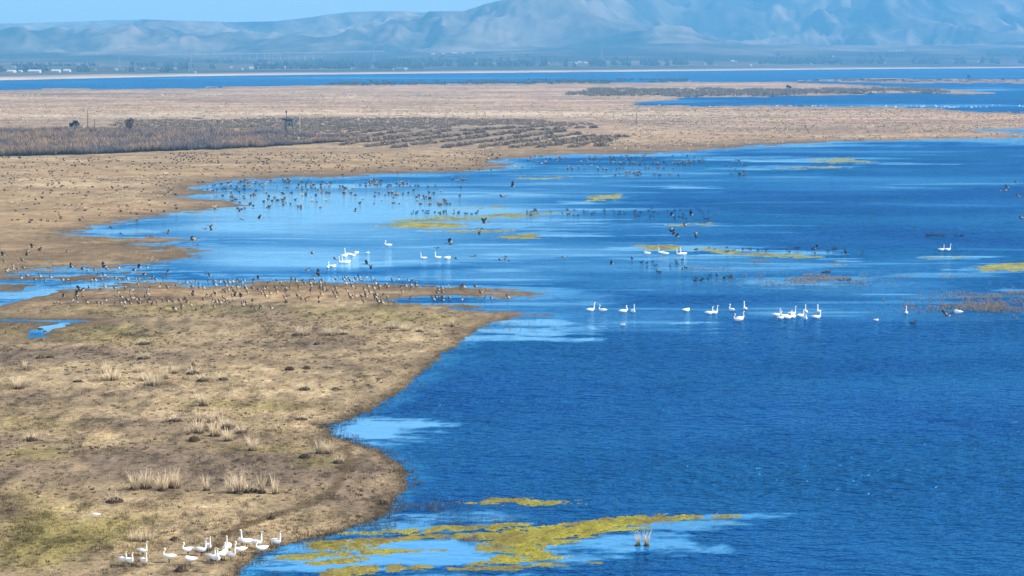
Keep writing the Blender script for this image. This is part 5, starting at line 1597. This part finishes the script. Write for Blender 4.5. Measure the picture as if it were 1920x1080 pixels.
boxes('top_box', [(2.8 * q, 2.4 * q, 3.0 * q, (-.3 * q, 0, 36.5 * q))], M_DARK, mast)
lp = empty('lamp_post', P(562.5, 256, .2), 0, 'pale slim post with a small panel arm right of the hut', 'post')
V, F, C = tube([(0, 0, -.3), (0, 0, 36 * q)], .42 * q); link('pole', np_mesh('pole', V, F, [M_PALE], True), lp)
boxes('panel', [(4.2 * q, 2 * q, 1.6 * q, (-2.0 * q, 0, 33.0 * q))], M_CONC, lp)

for (x, yb, yt, dx, lab) in [(165, 240, 207, 0, 'tall dark utility pole above the thicket at the left'), (178, 242, 224, 0, 'short pole right of the tall one at the left'), (837, 242, 208, -.8, 'grey pole standing in the shrub rows'), (1192.5, 233, 193, 3.0, 'leaning pole near the far channel, furthest right')]:
    b_ = on_ground(x, yb); q2 = b_.y / 3733
    o = empty('utility_pole', b_, 0, lab, 'pole', 'poles across the far flat')
    H_ = (yb - yt) * q2
    V, Q, T = loft([(0, 0, -.3), (dx * q2 * .5, 0, H_ * .5), (dx * q2, 0, H_)], [(.24, .24), (.19, .19), (.14, .14)], 8)
    link('pole', np_mesh('pole', V, [Q, T], [M_CONC if x > 500 else M_POLE], True), o)
    boxes('insulator', [(.5, .12, .10, (dx * q2 * .97, 0, H_ * .96)), (.10, .10, .26, (dx * q2, 0, H_))], M_POSTD, o)

# the dark evergreen clump, the bare tree and the white tank by the thicket
def leafy(name, loc, w, h, n, col, label, seed, cat='tree', trunk=True, lobes=((0, .6, .5),)):
    r = np.random.default_rng(seed)
    o = empty(name, loc, 0, label, cat)
    P_ = []
    for (lx, lz, lr) in lobes:
        k = n // len(lobes); a = r.normal(0, 1, (k, 3)); a /= np.linalg.norm(a, axis=1)[:, None]; a *= r.uniform(.5, 1.05, (k, 1))
        P_.append(a * np.array([w * lr, w * lr, h * lr * .9]) + np.array([lx * w, 0, lz * h]))
    c = np.concatenate(P_); m = len(c)
    d = r.normal(0, 1, (m, 3)); d /= np.linalg.norm(d, axis=1)[:, None]; s = r.normal(0, 1, (m, 3)); s -= d * (s * d).sum(1)[:, None]; s /= np.linalg.norm(s, axis=1)[:, None]
    L_ = w * .12
    V = np.concatenate([c - d * L_ - s * L_ * .6, c + d * L_ - s * L_ * .3, c + d * L_ + s * L_ * .3, c - d * L_ + s * L_ * .6]); k = np.arange(m)
    link('crown', np_mesh('crown', V, [np.stack([k, k + m, k + 2 * m, k + 3 * m], 1)], [M_TWIG], False, {'tint': np.tile(np.array(col) * r.uniform(.5, 1.6, (m, 1)), (4, 1))}), o)
    parts = []
    for (lx, lz, lr) in lobes:
        V, Q, T = loft([(lx * w * .6, 0, -.2), (lx * w * .8, 0, h * .3), (lx * w, 0, h * lz)], [(w * .06, w * .06), (w * .045, w * .045), (w * .02, w * .02)], 7)
        parts.append((V, [Q, T], (.07, .05, .035)))
    V, F, C = join_parts(parts)
    link('trunk', np_mesh('trunk', V, F, [M_TWIG], True, {'tint': C}), o)
    return o
b_ = on_ground(140, 243); q3 = b_.y / 3733
leafy('evergreen_tree', b_, 15 * q3, 16 * q3, 420, (.05, .042, .02), 'dark compact evergreen with a split outline above the thicket', 71, lobes=((-.40, .55, .24), (.12, .75, .34), (.32, .62, .30)))
b_ = on_ground(242, 252)
leafy('bare_tree', b_, 16 * q3, 26 * q3, 260, (.20, .14, .11), 'reddish bare bush tree standing out of the scrub', 72, lobes=((0, .7, .42), (.25, .82, .32)))
V, Q, T = loft([(0, 0, -.1), (0, 0, .1), (0, 0, .6), (0, 0, 1.0)], [(.45, .45), (.7, .7), (.7, .7), (.3, .3)], 12)
o = link('water_tank', np_mesh('water_tank', V, [Q, T], [M_WHITE], True), None, label='small white tank beside the dark evergreen above the thicket', category='tank')
o.location = at_depth(157, 241, 830)
b_ = on_ground(1478, 166); leafy('dark_bush', b_, 4.2, 3.4, 200, (.035, .035, .03), 'dark lone bush on the far marsh strip', 73, 'bush', lobes=((-.1, .6, .4), (.4, .35, .3)))
b_ = on_ground(1816, 146); leafy('dark_bush', Vector((b_.x, b_.y, 0)), 4.2, 3.2, 160, (.035, .035, .03), 'dark lone bush on the outermost strip near the right edge', 74, 'bush')
V, F, C = mound(.42, .3, .10, 5, (1, 1, 1)); o = link('pale_stone', np_mesh('pale_stone', V, F, [M_WHITE], True), None, label='flat pale stone lying on the mossy grass at the left', category='stone'); o.location = on_ground(181, 964)
V, F, C = mound(1.5, 1.0, .6, 8, (1, 1, 1)); 
for (x, y, lab) in ((76, 617.5, 'dark clod lying in the winding creek, larger one'), (84, 621.5, 'dark clod at the creek bank, smaller one')):
    o = link('mud_clod', np_mesh('mud_clod', V * (.28 if x < 80 else .2), F, [simple_mat('wet_mud', (.03, .025, .02), .6)], True), None, label=lab, category='clod'); o.location = P(x, y, 0.0)

# cattle on the far strips
def cow_mesh():
    pr = np.array([(-1.1, 1.15, .05, .05), (-1.0, 1.15, .28, .30), (-.3, 1.05, .36, .40), (.5, 1.1, .33, .42), (.85, 1.2, .24, .30), (1.15, 1.35, .15, .18), (1.35, 1.35, .13, .15), (1.6, 1.15, .10, .10), (1.7, 1.08, .05, .05)])
    V, Q, T = loft(np.stack([pr[:, 0], pr[:, 0] * 0, pr[:, 1]], 1), pr[:, 2:4], 10)
    return np_mesh('body', V, [Q, T], [M_COW], True)
def cow_leg(x, y, hind):
    k = -.12 if hind else .05
    V, Q, T = loft([(x, y, .95), (x - (.10 if hind else 0), y, .5), (x + k * .3, y, .28), (x + .03, y, 0)], [(.13, .13), (.08, .08), (.05, .05), (.06, .06)], 6)
    return np_mesh('leg', V, [Q, T], [M_COW], True)
cb = cow_mesh(); cl = [cow_leg(.65, .2, 0), cow_leg(.65, -.2, 0), cow_leg(-.85, .2, 1), cow_leg(-.85, -.2, 1)]
COWX = [1533, 1580, 1593, 1615, 1619.5, 1658, 1667, 1675, 1693, 1762, 1881]
CL = ['leftmost dark grazing animal on the thin far strip', 'dark grazing animal left of the close pair on the strip', 'dark grazing animal nearest left of the close pair', 'left animal of the touching dark pair on the strip', 'right animal of the touching dark pair on the strip',
      'first of three dark animals in a file on the strip', 'second of three dark animals in a file on the strip', 'third of three dark animals in a file on the strip', 'dark animal right of the file of three', 'lone dark animal between the file and the right edge', 'rightmost dark grazing animal on the far strip']
for x, lab in zip(COWX, CL):
    y = 152.6 if x < 1600 else 151.8
    b_ = on_ground(x, y)
    o = empty('grazing_animal', b_, random.uniform(-.5, .5) + (math.pi if random.random() < .5 else 0), lab, 'cattle', 'dark animals grazing on the far strip', 1.5)
    link('body', cb, o)
    for m_ in cl: link('leg', m_, o)

# ------------------------------------------------------------------ the far shore
def far_point(px, ypix):
    """where the line of sight meets the rising plain across the lake"""
    R0 = 121000.0 / (np.interp(px, SHORE[:, 0], SHORE[:, 1]) - 100.0)
    R = np.linspace(R0 + 20, R0 + (HR - R0) * .42, 500)
    z = hill_z(np.full(500, float(px)), R)[0]
    _, yy = pix((px - 960) / FOC * R, R, z)
    i = int(np.argmin(np.abs(yy - ypix)))
    return Vector(((px - 960) / FOC * R[i], R[i], z[i]))

# railway viaduct
vx = [322, 337, 351, 366, 381.5, 396.5, 411.5, 425.5, 441, 455, 471, 485, 500, 515, 528.5, 545, 560, 575, 590.5, 606]
p0 = far_point(322, 111); p1 = far_point(606, 108.5)
Rv = min(p0.y, p1.y)
via = empty('viaduct', Vector(((460 - 960) / FOC * Rv, Rv, 0)), 0, 'long low concrete viaduct on slim piers before the hills', 'viaduct')
ox = via.location.x
def vz(x): return CAM_H + (100 - np.interp(x, [300, 322, 606, 720], [102.6, 102.2, 96.6, 95.5])) / FOC * Rv
xa, xb = (296 - 960) / FOC * Rv - ox, (722 - 960) / FOC * Rv - ox
za, zb = vz(296), vz(722)
V = np.array([(xa, -5, za), (xb, -5, zb), (xb, 5, zb), (xa, 5, za), (xa, -5, za - 2.2), (xb, -5, zb - 2.2), (xb, 5, zb - 2.2), (xa, 5, za - 2.2)])
link('deck', np_mesh('deck', V, [np.array([(0, 1, 2, 3), (7, 6, 5, 4), (0, 4, 5, 1), (2, 6, 7, 3), (1, 5, 6, 2), (0, 3, 7, 4)])], [M_VIA]), via)
for i, x in enumerate(vx):
    X_ = (x - 960) / FOC * Rv; zt = vz(x) - 2.2; zg = min(far_point(x, 111).z, zt - 9) - 2
    boxes('pier', [(2.4, 5, zt - zg, (X_ - ox, 0, zg))], M_VIA, via)

# pylons
def pylon(px_, ytop, ybase, lab):
    b_ = far_point(px_, ybase); H_ = (ybase - ytop) / FOC * b_.y; o = empty('pylon', b_, 0, lab, 'pylon', 'pylons across the lake')
    parts = []
    for sx in (-1, 1):
        for sy in (-1, 1): parts.append(tube([(sx * H_ * .09, sy * H_ * .09, -1), (sx * H_ * .025, sy * H_ * .025, H_ * .62), (0, 0, H_)], .32, 5))
    for i in range(6):
        z0_, z1_ = H_ * i * .1, H_ * (i + 1) * .1; w0 = H_ * (.09 - .065 * i / 6); w1 = H_ * (.09 - .065 * (i + 1) / 6)
        for s in (-1, 1):
            parts.append(tube([(-w0 * s, -w0, z0_), (w1 * s, -w1, z1_)], .2, 4)); parts.append(tube([(-w0 * s, w0, z0_), (w1 * s, w1, z1_)], .2, 4))
    V, F, C = join_parts(parts); link('lattice_mast', np_mesh('lattice_mast', V, F, [M_STEEL], False), o)
    parts = [tube([(-H_ * a, 0, H_ * z), (H_ * a, 0, H_ * z)], .3, 5) for (a, z) in ((.16, .66), (.20, .78), (.13, .9))]
    V, F, C = join_parts(parts); link('cross_arms', np_mesh('cross_arms', V, F, [M_STEEL], False), o)
pylon(361, 93, 134, 'pale pylon crossing the left part of the viaduct')
pylon(507, 91, 126, 'pale pylon at the middle of the viaduct')
pylon(228, 101, 132, 'faint pylon left of the viaduct, above the village')
pylon(1127, 78, 112, 'pylon on the plain below the big mountain')
pylon(703, 86, 116, 'faint pylon right of the viaduct')
pylon(960, 88, 118, 'faint pylon right of the white sheds below the mountain')

HOUSES = [ # px, py, width px, height px, colour, label
 (6,134,5,2,0),(27,137,16,2,0),(14,131,4,2,1),(31,128,9,3,1),(70,136.5,26,2,0),(52,132,5,2,2),(44,136,7,2,0),(110,136,18,2,0),(131,135.5,14,2,0),(90,133,5,2,2),(157,133.5,6,2.5,0),(183,133,4,2,1),(222,132.5,6,3,0),
 (235,132,4,2,2),(258,132,4,2,1),(272,131.5,5,2.5,0),(301,131,4,2,1),(332,130.5,4,2,0),(370,138,4,4,0),(437,128,5,2,0),(456,130.5,6,2,1),(474,129.5,9,2.5,0),(485,128.5,7,2.5,0),(535,127.5,6,2,0),
 (660,131,3,1.6,0),(739,131.5,3,2,0),(762,131,6,2,0),(813,101,8,1.6,0),(832,101,6,1.6,0),(853,101,11,1.6,0),(870,101,5,2,0),(887,100.5,3,2.6,0),
 (993,122,3,2,0),(1028,120,4,2,0),(1045,122,5,2,1),(1078,120.5,8,2,0),(1086,118.5,7,2.5,0),(1098,120,8,2,0),(1104,119.5,3,2,0),(1371,116.5,8,2,0),(1377,117,5,2,1),(1352,119,5,2,2),(1405,124,5,3,0),(1340,124,6,2,1),(1320,121,5,2,2),(1432,122,4,2,1),
 (1517,121,4,2,1),(1558,107,3,1.2,0),(1664,97.5,4,2.4,0),(1670,97,4,2.4,0),(1676,97,4,2.4,0),(1683,96.5,4,2.4,0),(1689,96.5,4,2.4,0),(1736,117,3,2,0),(1712,118,4,2,0),(1568,122,4,2,1),(1655,119,5,2,1),(1830,117,4,2,0)]
def hlabel(i, px_, py_, w_, c):
    k = 'long white shed' if w_ > 12 else ('white house' if c == 0 else ('grey roofed house' if c == 1 else 'rusty roofed house'))
    if px_ < 150: z = 'in the village at the far left shore'
    elif px_ < 345: z = 'in the thin line of houses left of the viaduct'
    elif px_ < 380: z = 'alone by the waterline below the viaduct'
    elif px_ < 560: z = 'among the trees under the viaduct'
    elif px_ < 780: z = 'on the far beach left of the mountain foot'
    elif px_ < 900: z = 'in the white row high on the plain'
    elif px_ < 1120: z = 'in the hamlet below the big mountain'
    elif px_ < 1450: z = 'in the right hand village by the far beach'
    elif 1655 < px_ < 1695 and py_ < 100: z = 'in the tight group high on the right plain'
    else: z = 'on the far shore at the right'
    mates = [h for j, h in enumerate(HOUSES) if j != i]
    seq = sum(1 for h in HOUSES[:i] if abs(h[0] - px_) < 70)
    o_ = ['westmost', 'next', 'third', 'fourth', 'fifth', 'sixth', 'seventh', 'eighth', 'ninth', 'tenth']
    return '%s %s' % (k, z)
BX = {}
for i, (px_, py_, w_, h_, c) in enumerate(HOUSES):
    b_ = far_point(px_, py_); s = b_.y / FOC
    lab = hlabel(i, px_, py_, w_, c)
    o = empty('house', b_, random.uniform(-.25, .25), lab, 'house', 'houses across the lake')
    W_, H_ = w_ * s * .85, max(h_ * s * .8, 2.6); D_ = min(W_, 11)
    boxes('wall', [(W_, D_, H_ + 1.5, (0, 0, -1.5))], M_FARW, o)
    V = np.array([(-W_ / 2 - .5, -D_ / 2 - .5, H_), (W_ / 2 + .5, -D_ / 2 - .5, H_), (W_ / 2 + .5, D_ / 2 + .5, H_), (-W_ / 2 - .5, D_ / 2 + .5, H_), (-W_ / 2, 0, H_ + D_ * .22), (W_ / 2, 0, H_ + D_ * .22)])
    link('roof', np_mesh('roof', V, [np.array([(0, 1, 5, 4), (2, 3, 4, 5), (3, 2, 1, 0)]), np.array([(0, 4, 3), (1, 2, 5)])], [M_FARW if c == 0 else (M_FARR if c == 1 else M_FARRED)]), o)

# belts of bare trees along the far shore: far off woods
def far_trees():
    r = np.random.default_rng(91); P_ = []
    for (n, x0, x1, y0, y1, dens) in [(1500, -200, 340, 127, 137, .05), (1700, 340, 800, 118, 130, -.1), (2200, 640, 1300, 108, 126, .0), (2200, 1250, 2050, 106, 121, -.02), (400, 330, 1000, 112, 118, .15), (500, 1400, 2050, 98, 108, .12), (300, -100, 330, 120, 127, .15)]:
        for i in range(n // 2):
            x = r.uniform(x0, x1)
            if fbm(np.array([x / 26.0]), np.array([y0 * .7]), 3, 95)[0] < dens: continue
            yb = np.interp(x, [x0, x1], [y1, y1 - 2]) - abs(r.normal(0, (y1 - y0) * .33))
            if yb < 99: continue
            p = far_point(x, yb); P_.append((p.x, p.y, p.z))
    A = np.array(P_); m = len(A)
    me = scatter_blades('far_tree_belt', A[:, 0], A[:, 1], A[:, 2] - .5, r.uniform(4, 9, m), r.uniform(2.0, 4.0, m), 5, np.tile((.07, .07, .06), (m, 1)), np.tile((.11, .10, .08), (m, 1)), 8, .3, 2, 3.5, M_TWIG, wind=0, taper=.55)
    link('far_tree_belt', me, None, kind='stuff', label='far off belts of bare trees along the opposite shore')
far_trees()
